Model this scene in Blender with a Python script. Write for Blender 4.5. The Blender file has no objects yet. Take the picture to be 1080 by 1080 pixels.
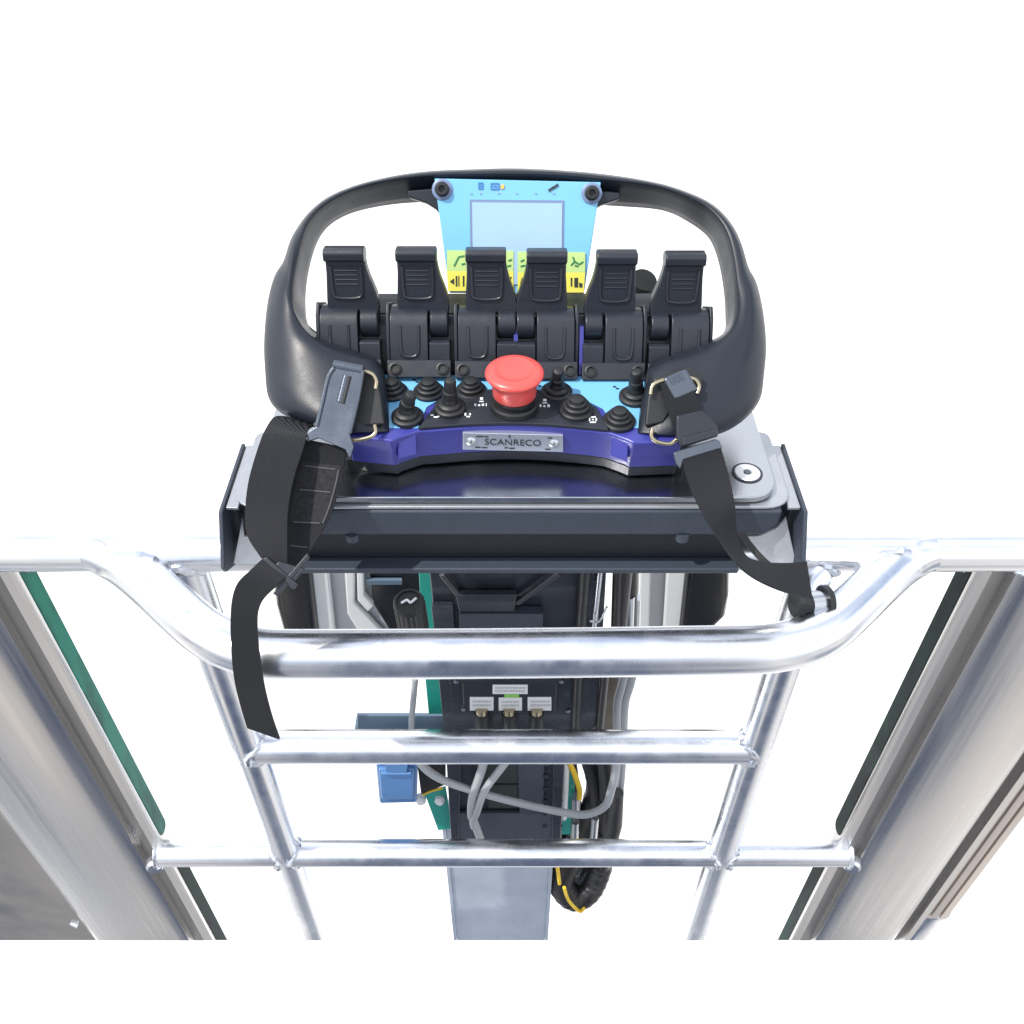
import bpy, bmesh, math, random
from mathutils import Vector as V, Matrix
random.seed(7)
R = math.radians
scene = bpy.context.scene
COL = scene.collection

# ------------------------------------------------------------------ camera
TH = R(43.2)                       # looking down from a standing eye
CAM = V((0, 0, 1.65))
FPX = 970.0                        # focal length in photo pixels (1080 wide)
cd = bpy.data.cameras.new('camera')
cd.sensor_width = 36; cd.lens = 36 * FPX / 1080
cd.clip_start = 0.02; cd.clip_end = 200
cam = bpy.data.objects.new('camera', cd); COL.objects.link(cam)
cam.location = CAM; cam.rotation_euler = (math.pi / 2 - TH, 0, 0)
scene.camera = cam

# ------------------------------------------------------------------ sky and sun
SUN_EL, SUN_AZ = R(57), R(-112)      # azimuth from +Y towards +X
w = bpy.data.worlds.new('World'); scene.world = w; w.use_nodes = True
nt = w.node_tree; N = nt.nodes; L = nt.links
for n in list(N): N.remove(n)
def node(t, **k):
    n = N.new(t)
    for a, b in k.items(): setattr(n, a, b)
    return n
def wmath(op, a, b=None, clamp=False):
    n = node('ShaderNodeMath', operation=op, use_clamp=clamp)
    for i, v in enumerate((a, b)):
        if v is None: continue
        if isinstance(v, (int, float)): n.inputs[i].default_value = v
        else: L.new(v, n.inputs[i])
    return n.outputs[0]
def wramp(v, lo, hi):
    n = node('ShaderNodeMapRange'); n.interpolation_type = 'SMOOTHSTEP'
    L.new(v, n.inputs['Value']); n.inputs['From Min'].default_value = lo; n.inputs['From Max'].default_value = hi
    return n.outputs['Result']
def wmix(f, a, b):
    n = node('ShaderNodeMix', data_type='RGBA')
    L.new(f, n.inputs[0])
    for i, v in ((6, a), (7, b)):
        if isinstance(v, tuple): n.inputs[i].default_value = v
        else: L.new(v, n.inputs[i])
    return n.outputs[2]
tc = node('ShaderNodeTexCoord'); sep = node('ShaderNodeSeparateXYZ'); L.new(tc.outputs['Generated'], sep.inputs[0])
dx, dy, dz = sep.outputs
sky = node('ShaderNodeTexSky', sky_type='NISHITA'); sky.sun_disc = False
sky.sun_elevation = SUN_EL; sky.sun_rotation = SUN_AZ; sky.dust_density = 2.0
bg_sky = node('ShaderNodeBackground'); bg_sky.inputs['Strength'].default_value = 0.15
# bright thin cloud over the blue
cn = node('ShaderNodeTexNoise'); cn.inputs['Scale'].default_value = 1.6; cn.inputs['Detail'].default_value = 4
L.new(tc.outputs['Generated'], cn.inputs['Vector'])
cl = wramp(cn.outputs['Fac'], 0.30, 0.52)
oper_patch = wmath('MULTIPLY', wramp(wmath('ABSOLUTE', dx), 0.38, 0.13), wramp(dy, -0.10, -0.40))  # dark operator patch painted into the world to band the metal reflections
tall = wmath('MULTIPLY', oper_patch, wramp(dz, 0.46, 0.24))  # same painted patch carried up into the sky
L.new(wmix(tall, wmix(cl, sky.outputs[0], (6.6, 6.8, 7.2, 1)), (0.5, 0.65, 1.0, 1)), bg_sky.inputs['Color'])
# below the horizon: added white in front, mottled ground tones behind for the reflections
bg_low = node('ShaderNodeBackground'); bg_low.inputs['Strength'].default_value = 1.0
gn = node('ShaderNodeTexNoise'); gn.inputs['Scale'].default_value = 2.6; gn.inputs['Detail'].default_value = 3
L.new(tc.outputs['Generated'], gn.inputs['Vector'])
yard = wmix(wramp(gn.outputs['Fac'], 0.38, 0.62), (0.20, 0.23, 0.29, 1), (0.74, 0.70, 0.66, 1))
yard = wmix(oper_patch, yard, (0.075, 0.095, 0.145, 1))
front = wramp(dy, -0.22, 0.12)
L.new(wmix(front, yard, (1.08, 1.08, 1.08, 1)), bg_low.inputs['Color'])
mixw = node('ShaderNodeMixShader'); L.new(wramp(dz, -0.06, 0.05), mixw.inputs[0])
L.new(bg_low.outputs[0], mixw.inputs[1]); L.new(bg_sky.outputs[0], mixw.inputs[2])
wo = node('ShaderNodeOutputWorld'); L.new(mixw.outputs[0], wo.inputs[0])

sd = bpy.data.lights.new('sun', 'SUN'); sd.energy = 3.0; sd.angle = R(0.6); sd.color = (1, 0.95, 0.88)
sun = bpy.data.objects.new('sun', sd); COL.objects.link(sun)
sdir = V((math.sin(SUN_AZ) * math.cos(SUN_EL), math.cos(SUN_AZ) * math.cos(SUN_EL), math.sin(SUN_EL)))
sun.rotation_euler = sdir.to_track_quat('Z', 'Y').to_euler(); sun.location = sdir * 5

vs = scene.view_settings
scene.display_settings.display_device = 'sRGB'
vs.view_transform = 'Standard'; vs.look = 'None'; vs.exposure = 0.55; vs.gamma = 1; vs.use_curve_mapping = False

# ------------------------------------------------------------------ pixel geometry of the survey (photo is 1080 x 1080)
FW = V((0, math.cos(TH), -math.sin(TH))); UP = V((0, math.sin(TH), math.cos(TH))); RT = V((1, 0, 0))
def ray(px, py): return FW + RT * ((px - 540) / FPX) - UP * ((py - 540) / FPX)
def P(px, py, d): return CAM + ray(px, py) * d
def PY(px, py, y):
    r = ray(px, py); return CAM + r * (y / r.y)
def PZ(px, py, z):
    r = ray(px, py); return CAM + r * ((z - CAM.z) / r.z)
def PP(px, py, o, n):
    r = ray(px, py); return CAM + r * ((o - CAM).dot(n) / r.dot(n))
def depth(p): return (p - CAM).dot(FW)

# ------------------------------------------------------------------ mesh builder
class MB:
    def __init__(s): s.v = []; s.f = []; s.m = []; s.mat = 0; s.crease = []
    def add(s, vs, fs):
        b = len(s.v); s.v += [V(p) for p in vs]
        for f in fs: s.f.append([b + i for i in f]); s.m.append(s.mat)
        return b
    def prism(s, poly, off):
        n = len(poly); off = V(off)
        vs = list(poly) + [V(p) + off for p in poly]
        fs = [list(range(n)), list(range(2 * n - 1, n - 1, -1))]
        fs += [[i, (i + 1) % n, n + (i + 1) % n, n + i] for i in range(n)]
        s.add(vs, fs); return s
    def frustum(s, poly, poly2):
        n = len(poly)
        fs = [list(range(n)), list(range(2 * n - 1, n - 1, -1))]
        fs += [[i, (i + 1) % n, n + (i + 1) % n, n + i] for i in range(n)]
        s.add(list(poly) + list(poly2), fs); return s
    def box(s, c, ax, ay, az):          # centre and three half-axis vectors
        c, ax, ay, az = V(c), V(ax), V(ay), V(az)
        s.prism([c - ax - ay - az, c + ax - ay - az, c + ax + ay - az, c - ax + ay - az], az * 2); return s
    def tube(s, pts, r, seg=16, cap=True, closed=False):
        pts = [V(p) for p in pts]; n = len(pts)
        rr = r if isinstance(r, (list, tuple)) else [r] * n
        t0 = (pts[1] - pts[0]).normalized()
        a = t0.orthogonal().normalized(); vs = []
        for i, p in enumerate(pts):
            if closed: t = (pts[(i + 1) % n] - pts[i - 1]).normalized()
            else: t = (pts[min(i + 1, n - 1)] - pts[max(i - 1, 0)]).normalized()
            a = (a - t * a.dot(t)).normalized(); b = t.cross(a)
            for k in range(seg):
                g = 2 * math.pi * k / seg; vs.append(p + (a * math.cos(g) + b * math.sin(g)) * rr[i])
        fs = []
        for i in range(n if closed else n - 1):
            j = (i + 1) % n
            for k in range(seg):
                k2 = (k + 1) % seg; fs.append([i * seg + k, i * seg + k2, j * seg + k2, j * seg + k])
        if cap and not closed: fs += [list(range(seg)), list(range(n * seg - 1, (n - 1) * seg - 1, -1))]
        s.add(vs, fs); return s
    def lathe(s, o, axis, prof, seg=28):
        o, z = V(o), V(axis).normalized(); a = z.orthogonal().normalized(); b = z.cross(a)
        vs = []; fs = []; m = len(prof)
        for r, h in prof:
            r = max(r, 1e-5)
            for k in range(seg):
                g = 2 * math.pi * k / seg; vs.append(o + z * h + (a * math.cos(g) + b * math.sin(g)) * r)
        for i in range(m - 1):
            for k in range(seg):
                k2 = (k + 1) % seg; fs.append([i * seg + k, i * seg + k2, (i + 1) * seg + k2, (i + 1) * seg + k])
        fs += [list(range(seg)), list(range(m * seg - 1, (m - 1) * seg - 1, -1))]
        s.add(vs, fs); return s
    def ribbon(s, L_, R_, th, sub=5, n=4):       # webbing strip between two edge polylines
        L2, R2 = smooth(L_, sub), smooth(R_, sub); m = len(L2); top = []; bot = []
        for i in range(m):
            t = L2[min(i + 1, m - 1)] + R2[min(i + 1, m - 1)] - L2[max(i - 1, 0)] - R2[max(i - 1, 0)]
            nn = (R2[i] - L2[i]).cross(t).normalized()
            if nn.dot(CAM - L2[i]) < 0: nn = -nn
            for k in range(n + 1):
                p = L2[i].lerp(R2[i], k / n); top.append(p + nn * th / 2); bot.append(p - nn * th / 2)
        q = n + 1; fs = []; o = m * q
        for i in range(m - 1):
            for k in range(n):
                a = i * q + k; fs.append([a, a + 1, a + q + 1, a + q]); fs.append([o + a, o + a + q, o + a + q + 1, o + a + 1])
            a = i * q; fs.append([a, a + q, o + a + q, o + a]); a += n; fs.append([a, o + a, o + a + q, a + q])
        for k in range(n):
            a = k; fs.append([a, o + a, o + a + 1, a + 1]); a = (m - 1) * q + k; fs.append([a, a + 1, o + a + 1, o + a])
        s.add(top + bot, fs); return s

def smooth(pts, sub=6, closed=False):
    pts = [V(p) for p in pts]; n = len(pts)
    if n < 3 and not closed: return [pts[0].lerp(pts[-1], i / sub) for i in range(sub + 1)]
    out = []
    for i in range(n if closed else n - 1):
        g = lambda k: pts[k % n] if closed else pts[max(0, min(n - 1, k))]
        p0, p1, p2, p3 = g(i - 1), g(i), g(i + 1), g(i + 2)
        for k in range(sub):
            t = k / sub
            out.append(0.5 * ((2 * p1) + (p2 - p0) * t + (2 * p0 - 5 * p1 + 4 * p2 - p3) * t * t + (3 * p1 - p0 - 3 * p2 + p3) * t ** 3))
    if not closed: out.append(pts[-1])
    return out

def build(name, mb, mats, parent=None, bevel=0.0, ang=35, sub=0, seg=2):
    me = bpy.data.meshes.new(name); org = V((0, 0, 0)); p = parent
    while p: org += p.location; p = p.parent
    if parent is None and mb.v: org = sum(mb.v, V()) / len(mb.v)
    me.from_pydata([tuple(v - org) for v in mb.v], [], mb.f)
    for m in (mats if isinstance(mats, (list, tuple)) else [mats]): me.materials.append(m)
    for i, pl in enumerate(me.polygons): pl.material_index = mb.m[i]
    bm = bmesh.new(); bm.from_mesh(me); bmesh.ops.recalc_face_normals(bm, faces=bm.faces[:])
    if mb.crease:
        lay = bm.edges.layers.float.new('crease_edge'); bm.verts.ensure_lookup_table()
        for a, b, c in mb.crease:
            e = bm.edges.get((bm.verts[a], bm.verts[b]))
            if e: e[lay] = c
    bm.to_mesh(me); bm.free()
    for pl in me.polygons: pl.use_smooth = True
    if not sub: me.set_sharp_from_angle(angle=R(ang))
    o = bpy.data.objects.new(name, me); COL.objects.link(o)
    if parent: o.parent = parent
    else: o.location = org
    if sub:
        md = o.modifiers.new('subdivision', 'SUBSURF'); md.levels = sub; md.render_levels = sub
    if bevel:
        md = o.modifiers.new('bevel', 'BEVEL'); md.width = bevel; md.segments = seg; md.limit_method = 'ANGLE'; md.angle_limit = R(40)
        md.use_clamp_overlap = True
        try: md.harden_normals = True
        except Exception: pass
    return o
def thing(name, label, cat, loc, group=None):
    o = bpy.data.objects.new(name, None); COL.objects.link(o); o.location = loc; o.empty_display_size = 0.05
    o['label'] = label; o['category'] = cat
    if group: o['group'] = group
    return o
def tag(o, label, cat, group=None):
    o['label'] = label; o['category'] = cat
    if group: o['group'] = group
    return o

# ------------------------------------------------------------------ materials
def mat(name, col, rough=0.5, metal=0.0, bump=0.0, bscale=400, var=0.0, vscale=30, stretch=None, bdist=0.001, col2=None, wave=0.0, rvar=0.0, coat=0.0, spec=0.5, sheen=0.0, emit=0.0):
    m = bpy.data.materials.new(name); m.use_nodes = True; n = m.node_tree.nodes; l = m.node_tree.links
    b = n['Principled BSDF']; b.inputs['Base Color'].default_value = (*col, 1)
    b.inputs['Roughness'].default_value = rough; b.inputs['Metallic'].default_value = metal
    b.inputs['Specular IOR Level'].default_value = spec; b.inputs['Coat Weight'].default_value = coat
    b.inputs['Sheen Weight'].default_value = sheen
    if emit:
        b.inputs['Emission Color'].default_value = (*col, 1); b.inputs['Emission Strength'].default_value = emit
    tcn = n.new('ShaderNodeTexCoord'); mp = n.new('ShaderNodeMapping'); l.new(tcn.outputs['Object'], mp.inputs[0])
    if stretch: mp.inputs['Scale'].default_value = stretch
    if var or rvar:
        t = n.new('ShaderNodeTexNoise'); t.inputs['Scale'].default_value = vscale; t.inputs['Detail'].default_value = 5
        t.inputs['Roughness'].default_value = 0.6; l.new(mp.outputs[0], t.inputs['Vector'])
        if var:
            r = n.new('ShaderNodeMix'); r.data_type = 'RGBA'; l.new(t.outputs['Fac'], r.inputs[0])
            r.inputs[6].default_value = (*[max(0, c * (1 - var)) for c in col], 1); r.inputs[7].default_value = (*[min(1, c * (1 + var)) for c in col], 1)
            if col2:
                mr = n.new('ShaderNodeMapRange'); mr.inputs['From Min'].default_value = .40; mr.inputs['From Max'].default_value = .60
                l.new(t.outputs['Fac'], mr.inputs['Value']); l.new(mr.outputs['Result'], r.inputs[0]); r.inputs[6].default_value = (*col, 1); r.inputs[7].default_value = (*col2, 1)
            l.new(r.outputs[2], b.inputs['Base Color'])
        if rvar:
            q = n.new('ShaderNodeMapRange'); l.new(t.outputs['Fac'], q.inputs['Value'])
            q.inputs['From Min'].default_value = 0.3; q.inputs['From Max'].default_value = 0.7
            q.inputs['To Min'].default_value = max(0.02, rough - rvar); q.inputs['To Max'].default_value = rough + rvar
            l.new(q.outputs['Result'], b.inputs['Roughness'])
    if wave:
        wv = n.new('ShaderNodeTexWave'); wv.bands_direction = 'DIAGONAL'; wv.inputs['Scale'].default_value = wave; wv.inputs['Distortion'].default_value = .6
        l.new(mp.outputs[0], wv.inputs['Vector']); bp = n.new('ShaderNodeBump'); bp.inputs['Strength'].default_value = .8; bp.inputs['Distance'].default_value = .0008
        l.new(wv.outputs['Fac'], bp.inputs['Height']); l.new(bp.outputs[0], b.inputs['Normal'])
    elif bump:
        t2 = n.new('ShaderNodeTexNoise'); t2.inputs['Scale'].default_value = bscale; t2.inputs['Detail'].default_value = 3; l.new(mp.outputs[0], t2.inputs['Vector'])
        bp = n.new('ShaderNodeBump'); bp.inputs['Strength'].default_value = bump; bp.inputs['Distance'].default_value = bdist
        l.new(t2.outputs['Fac'], bp.inputs['Height']); l.new(bp.outputs[0], b.inputs['Normal'])
    return m
M = {}
M['plastic'] = mat('black_plastic', (0.016, 0.019, 0.027), 0.37, bump=0.10, bscale=900, rvar=0.07, vscale=40, spec=0.46, var=.15)
M['frame'] = mat('guard_plastic', (0.013, 0.017, 0.026), 0.37, bump=0.10, bscale=900, rvar=0.09, vscale=28, spec=0.40, var=.15)
M['lever'] = mat('lever_plastic', (0.015, 0.018, 0.027), 0.36, bump=0.15, bscale=900, rvar=0.06, vscale=80)
M['rubber'] = mat('black_rubber', (0.012, 0.013, 0.015), 0.5, bump=0.1, bscale=700)
M['coat'] = mat('dark_powder_coat', (0.035, 0.046, 0.066), 0.48, bump=0.35, bscale=900, var=0.15, vscale=120)
M['dark'] = mat('shaded_powder_coat', (0.012, 0.015, 0.022), 0.55, bump=0.2, bscale=900)  # darker copy of the bracket coat, recess shade put into its colour
M['plate'] = mat('dark_satin_plate', (0.46, 0.48, 0.51), 0.23, metal=1.0, bump=0.06, bscale=700, rvar=0.05, vscale=25)
M['tray'] = mat('grey_tray_metal', (0.42, 0.44, 0.47), 0.32, metal=0.7, bump=0.25, bscale=700, var=0.15, vscale=60)
M['alu'] = mat('bare_aluminium', (0.86, 0.88, 0.92), 0.27, metal=1.0, bump=0.03, bscale=500, var=0.06, vscale=24, rvar=0.09)
M['weld'] = mat('weld_aluminium', (0.72, 0.75, 0.80), 0.30, metal=1.0, bump=0.8, bscale=160, var=0.15, vscale=90)
M['profile'] = mat('brushed_aluminium', (0.70, 0.685, 0.67), 0.30, metal=1.0, bump=0.05, bscale=60, var=0.22, vscale=26, stretch=(4, 4, 0.10), rvar=0.09)
M['groove'] = mat('dull_aluminium', (0.34, 0.335, 0.33), 0.42, metal=1.0, var=0.3, vscale=30, stretch=(4, 4, 0.15))
M['panel_metal'] = mat('dull_sheet_metal', (0.36, 0.35, 0.34), 0.24, metal=1.0, var=0.25, vscale=8, rvar=0.08, bump=1.0, bscale=4, bdist=0.006)
M['blue'] = mat('violet_blue_plastic', (0.042, 0.046, 0.27), 0.30, bump=0.08, bscale=800)
M['cyan'] = mat('light_blue_face', (0.17, 0.46, 0.74), 0.32, coat=0.2, var=.04, vscale=25)
M['screen'] = mat('pale_screen_glass', (0.30, 0.47, 0.66), 0.12, coat=0.6, var=0.08, vscale=14)
M['bezel'] = mat('grey_bezel', (0.16, 0.22, 0.36), 0.4)
M['yellow'] = mat('yellow_sticker', (0.78, 0.72, 0.11), 0.5)
M['lime'] = mat('light_green_sticker', (0.48, 0.66, 0.24), 0.5)
M['ink'] = mat('black_ink', (0.02, 0.03, 0.03), 0.6)
M['dkgreen'] = mat('green_ink', (0.03, 0.20, 0.07), 0.6)
M['inkblue'] = mat('blue_ink', (0.05, 0.20, 0.50), 0.6)
M['amber'] = mat('amber_lens', (0.75, 0.45, 0.08), 0.3)
M['red'] = mat('red_plastic', (0.72, 0.085, 0.075), 0.34, bump=0.03)
M['white'] = mat('white_print', (0.75, 0.76, 0.78), 0.5)
M['anod'] = mat('anodised_nameplate', (0.62, 0.66, 0.74), 0.32, metal=0.8)
M['steel'] = mat('zinc_steel', (0.55, 0.57, 0.60), 0.25, metal=1.0, rvar=0.06)
M['clip'] = mat('blued_steel', (0.11, 0.13, 0.16), 0.27, metal=0.7, rvar=.08, vscale=50, bump=0.12, bscale=900)
M['brass'] = mat('yellow_zinc_wire', (0.46, 0.40, 0.28), 0.26, metal=1.0)
M['web'] = mat('black_webbing', (0.018, 0.019, 0.023), 0.58, wave=240, spec=0.28, stretch=(1, 1, 1.7))
M['thread'] = mat('pale_thread', (0.08, 0.08, 0.09), 0.8)
M['stitch'] = mat('grey_thread', (0.028, 0.028, 0.031), 0.8, bump=1.0, bscale=900, spec=.15, var=.6, vscale=300)
M['teal'] = mat('teal_paint', (0.02, 0.33, 0.26), 0.30, coat=0.3, var=0.12, vscale=20)
M['tealdark'] = mat('teal_strip', (0.010, 0.055, 0.050), 0.5, spec=0.25, var=0.6, vscale=7, col2=(0.014, 0.19, 0.135), stretch=(3, 3, .9))  # dark teal mottled with brighter green
M['strip'] = mat('black_strip', (0.010, 0.013, 0.015), 0.6, spec=0.2, var=0.4, vscale=6, col2=(0.012, 0.040, 0.033), stretch=(3, 3, .9))  # the green share is a reflection put into the strip's colour
M['black'] = mat('black_paint', (0.02, 0.024, 0.033), 0.30, coat=0.2, var=0.2, vscale=20, rvar=0.1)
M['slate'] = mat('blue_grey_paint', (0.10, 0.15, 0.21), 0.4, var=0.1)
M['lgrey'] = mat('light_grey_paint', (0.74, 0.75, 0.75), 0.4, var=0.06, vscale=10)
M['mgrey'] = mat('mid_grey_paint', (0.50, 0.51, 0.53), 0.45, var=0.06, vscale=10)
M['gloss'] = mat('gloss_black', (0.014, 0.014, 0.016), 0.16, var=0.3, vscale=20)
M['mast'] = mat('painted_mast', (0.52, 0.58, 0.67), 0.36, metal=0.35, var=0.22, vscale=11, rvar=0.08)
M['socket'] = mat('blue_plastic', (0.09, 0.21, 0.44), 0.35)
M['cable'] = mat('grey_cable', (0.33, 0.35, 0.37), 0.45)
M['hose'] = mat('black_hose', (0.016, 0.016, 0.018), 0.4, bump=0.2)
M['ystripe'] = mat('yellow_stripe', (0.75, 0.50, 0.02), 0.5)
M['tan'] = mat('dusty_cover', (0.24, 0.21, 0.18), 0.7, var=0.3, vscale=30)
M['bronze'] = mat('tan_aluminium', (0.66, 0.61, 0.57), 0.32, metal=1.0, var=0.25, vscale=26, stretch=(4, 4, 0.1))

# ================================================================== BASKET RAILING
RY, RZ, TR, HR, HZ = 0.600, 1.037, 0.0197, 0.0212, 1.030
CUT = 2.498                                           # the posts end just above the basket floor
def zcut(y): return CAM.z - CUT * y
basket = thing('basket_railing', 'bare aluminium basket railing of round tubes and wide side profiles around the control desk', 'railing', (0, RY, 0.15))
def weldring(mb, o, axis, r, rr=0.0036):
    z = V(axis).normalized(); a = z.orthogonal().normalized(); b = z.cross(a); pts = []; n = 26
    for k in range(n):
        g = 2 * math.pi * k / n; q = r + random.uniform(-.0012, .0012)
        pts.append(V(o) + (a * math.cos(g) + b * math.sin(g)) * q + z * random.uniform(-.0012, .0012))
    mb.tube(pts, [rr * random.uniform(.75, 1.25) for _ in pts], 8, closed=True)
def saddle(path, rA, o, axis, rB, parent, rr=.0030):
    # bead along the line where tube A (walking along path) enters tube B
    o, ax_ = V(o), V(axis).normalized(); d = (path[1] - path[0]).normalized(); a = d.orthogonal().normalized(); b = d.cross(a); pts = []
    fine_ = []
    for i in range(len(path) - 1):
        for k in range(20): fine_.append((path[i].lerp(path[i + 1], k / 20), (path[i + 1] - path[i]).normalized()))
    n = 40
    for k in range(n):
        g = 2 * math.pi * k / n; hit = None
        for p, t in fine_:
            e1 = (a - t * a.dot(t)).normalized(); e2 = t.cross(e1); q = p + (e1 * math.cos(g) + e2 * math.sin(g)) * rA
            r_ = q - o; r_ = r_ - ax_ * r_.dot(ax_)
            if r_.length < rB + .0004: hit = q; break
        if hit is not None: pts.append(hit + V((random.uniform(-1, 1), random.uniform(-1, 1), random.uniform(-1, 1))) * .0007)
    if len(pts) < 8: return
    mb = MB(); mb.tube(pts, [rr * 1.35 * random.uniform(.7, 1.35) for _ in pts], 8, closed=True); build('weld_bead', mb, M['weld'], parent)
mb = MB(); mb.tube([(-1.0, RY, RZ), (-.5, RY, RZ), (.5, RY, RZ), (1.0, RY, RZ)], TR, 40)
build('top_rail', mb, M['alu'], basket)
# the hoop that swings inwards round the desk
hz = HZ
hp = [V((PY(88, 581, RY).x, RY, RZ)), PZ(108, 583, RZ), PZ(130, 594, hz), PZ(158, 616, hz), PZ(190, 645, hz), PZ(224, 672, hz), PZ(270, 688, hz), PZ(330, 690, hz), PZ(540, 689, hz), PZ(750, 686, hz), PZ(820, 683, hz), PZ(866, 668, hz), PZ(898, 642, hz), PZ(925, 616, hz), PZ(950, 594, hz), PZ(970, 583, RZ), V((PY(990, 581, RY).x, RY, RZ))]
pts = smooth(hp, 10)
for _ in range(10): pts = [pts[0]] + [(pts[i - 1] + pts[i] * 2 + pts[i + 1]) / 4 for i in range(1, len(pts) - 1)] + [pts[-1]]
nn_ = len(pts); rad = [HR if 14 < i < nn_ - 15 else TR * .93 + (HR - TR * .93) * min(1, max(0, (min(i, nn_ - 1 - i) - 3) / 10)) for i in range(nn_)]
mb = MB(); mb.tube(pts, rad, 40); hoop = build('guard_hoop', mb, M['alu'], basket)
saddle(pts[0:34][::-1], HR - .0006, (0, RY, RZ), (1, 0, 0), TR, hoop, .0030); saddle(pts[-34:], HR - .0006, (0, RY, RZ), (1, 0, 0), TR, hoop, .0030)
LP, RP = PY(263, 788, RY).x, PY(797, 788, RY).x        # the two inner posts
for x in (LP, RP):
    mb = MB(); n = 24
    mb.tube([(x, RY, RZ - TR * .8), (x, RY, zcut(RY))], .0195, 28)
    for v in mb.v:
        if v.z < .5: v.z = zcut(v.y)
    o = build('post', mb, M['alu'], basket)
    saddle([V((x, RY, RZ - .06)), V((x, RY, RZ))], .0195, (0, RY, RZ), (1, 0, 0), TR, o, .0036)
def rung(row, x0, x1, r, ends):
    z = PY(540, row, RY).z
    mb = MB(); mb.tube([(x0, RY, z), ((x0 + x1) / 2, RY, z), (x1, RY, z)], r, 32)
    o = build('rung', mb, M['alu'], basket)
    for x, s in ends: saddle([V((x - s * .04, RY, z)), V((x + s * .022, RY, z))], r, (x + s * .022, RY, z), (0, 0, 1), .0195, o)
    return z
rung(787.5, LP + .012, RP - .012, .0200, ((LP + .022, -1), (RP - .022, 1)))
rung(899.5, LP + .012, RP - .012, .0183, ((LP + .022, -1), (RP - .022, 1)))
for sgn, px in ((-1, 166), (1, 896)):
    x = PY(px, 899.5, RY).x
    xi = LP if sgn < 0 else RP
    z = PY(540, 899.5, RY).z; mb = MB(); mb.tube([(xi + sgn * .012, RY, z), (x, RY, z)], .0183, 32)
    o = build('side_rung', mb, M['alu'], basket)
    mb = MB(); weldring(mb, (x - sgn * .003, RY, z), (1, 0, 0), .0188, .0028); build('weld_bead', mb, M['weld'], o)
    saddle([V((xi + sgn * .06, RY, z)), V((xi, RY, z))], .0183, (xi, RY, z), (0, 0, 1), .0195, o); mb = MB()
    mb.lathe((x + sgn * .004, RY - .012, z - .016), (sgn * -.3, -1, .2), [(.012, -.01), (.012, 0), (.009, .004), (0, .005)], 16)
    build('end_bolt', mb, M['weld'], o)

def extrude_section(mb, sec, ztop, mats=None):
    n = len(sec); top = [V((x, y, ztop)) for x, y in sec]; bot = [V((x, y, zcut(y))) for x, y in sec]
    fs = []
    b = mb.add(top + bot, [])
    for i in range(n):
        j = (i + 1) % n; mb.f.append([b + i, b + j, b + n + j, b + n + i]); mb.m.append(mats[i] if mats else 0)
    mb.f.append([b + i for i in range(n)]); mb.m.append(0); mb.f.append([b + n + i for i in range(n - 1, -1, -1)]); mb.m.append(0)
def side_profile(sgn, xi, ztop):
    X = lambda d: xi + sgn * d
    sec = [(X(0), .627), (X(0), .604), (X(.0012), .6), (X(.004), .5975), (X(.013), .597), (X(.0145), .606), (X(.036), .6065), (X(.0375), .598)]
    mats = [0, 0, 0, 0, 0, 1, 0]
    nb = 14; wf = .125 if sgn > 0 else .1475
    for k in range(1, nb + 1):
        t = k / (nb + 1); sec.append((X(.0375 + wf * t), .598 - .0115 * math.sin(math.pi * t) ** .55)); mats.append(0)
    mats.append(0)
    if sgn < 0: sec += [(X(.185), .598), (X(.189), .603), (X(.189), .66), (X(.1), .66), (X(.1), .627)]
    else: sec += [(X(.1625), .598), (X(.164), .612), (X(.178), .6125), (X(.1795), .599), (X(.189), .599), (X(.189), .66), (X(.1), .66), (X(.1), .627)]
    mats += [0, 1, 0, 0, 0, 0, 0, 0]
    mats = mats[:len(sec)] + [0] * max(0, len(sec) - len(mats))
    mb = MB(); extrude_section(mb, sec, ztop, mats)
    o = build('side_profile', mb, [M['profile'], M['groove']], basket, ang=30)
    return o, X
zt = RZ - TR * .55
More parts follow.
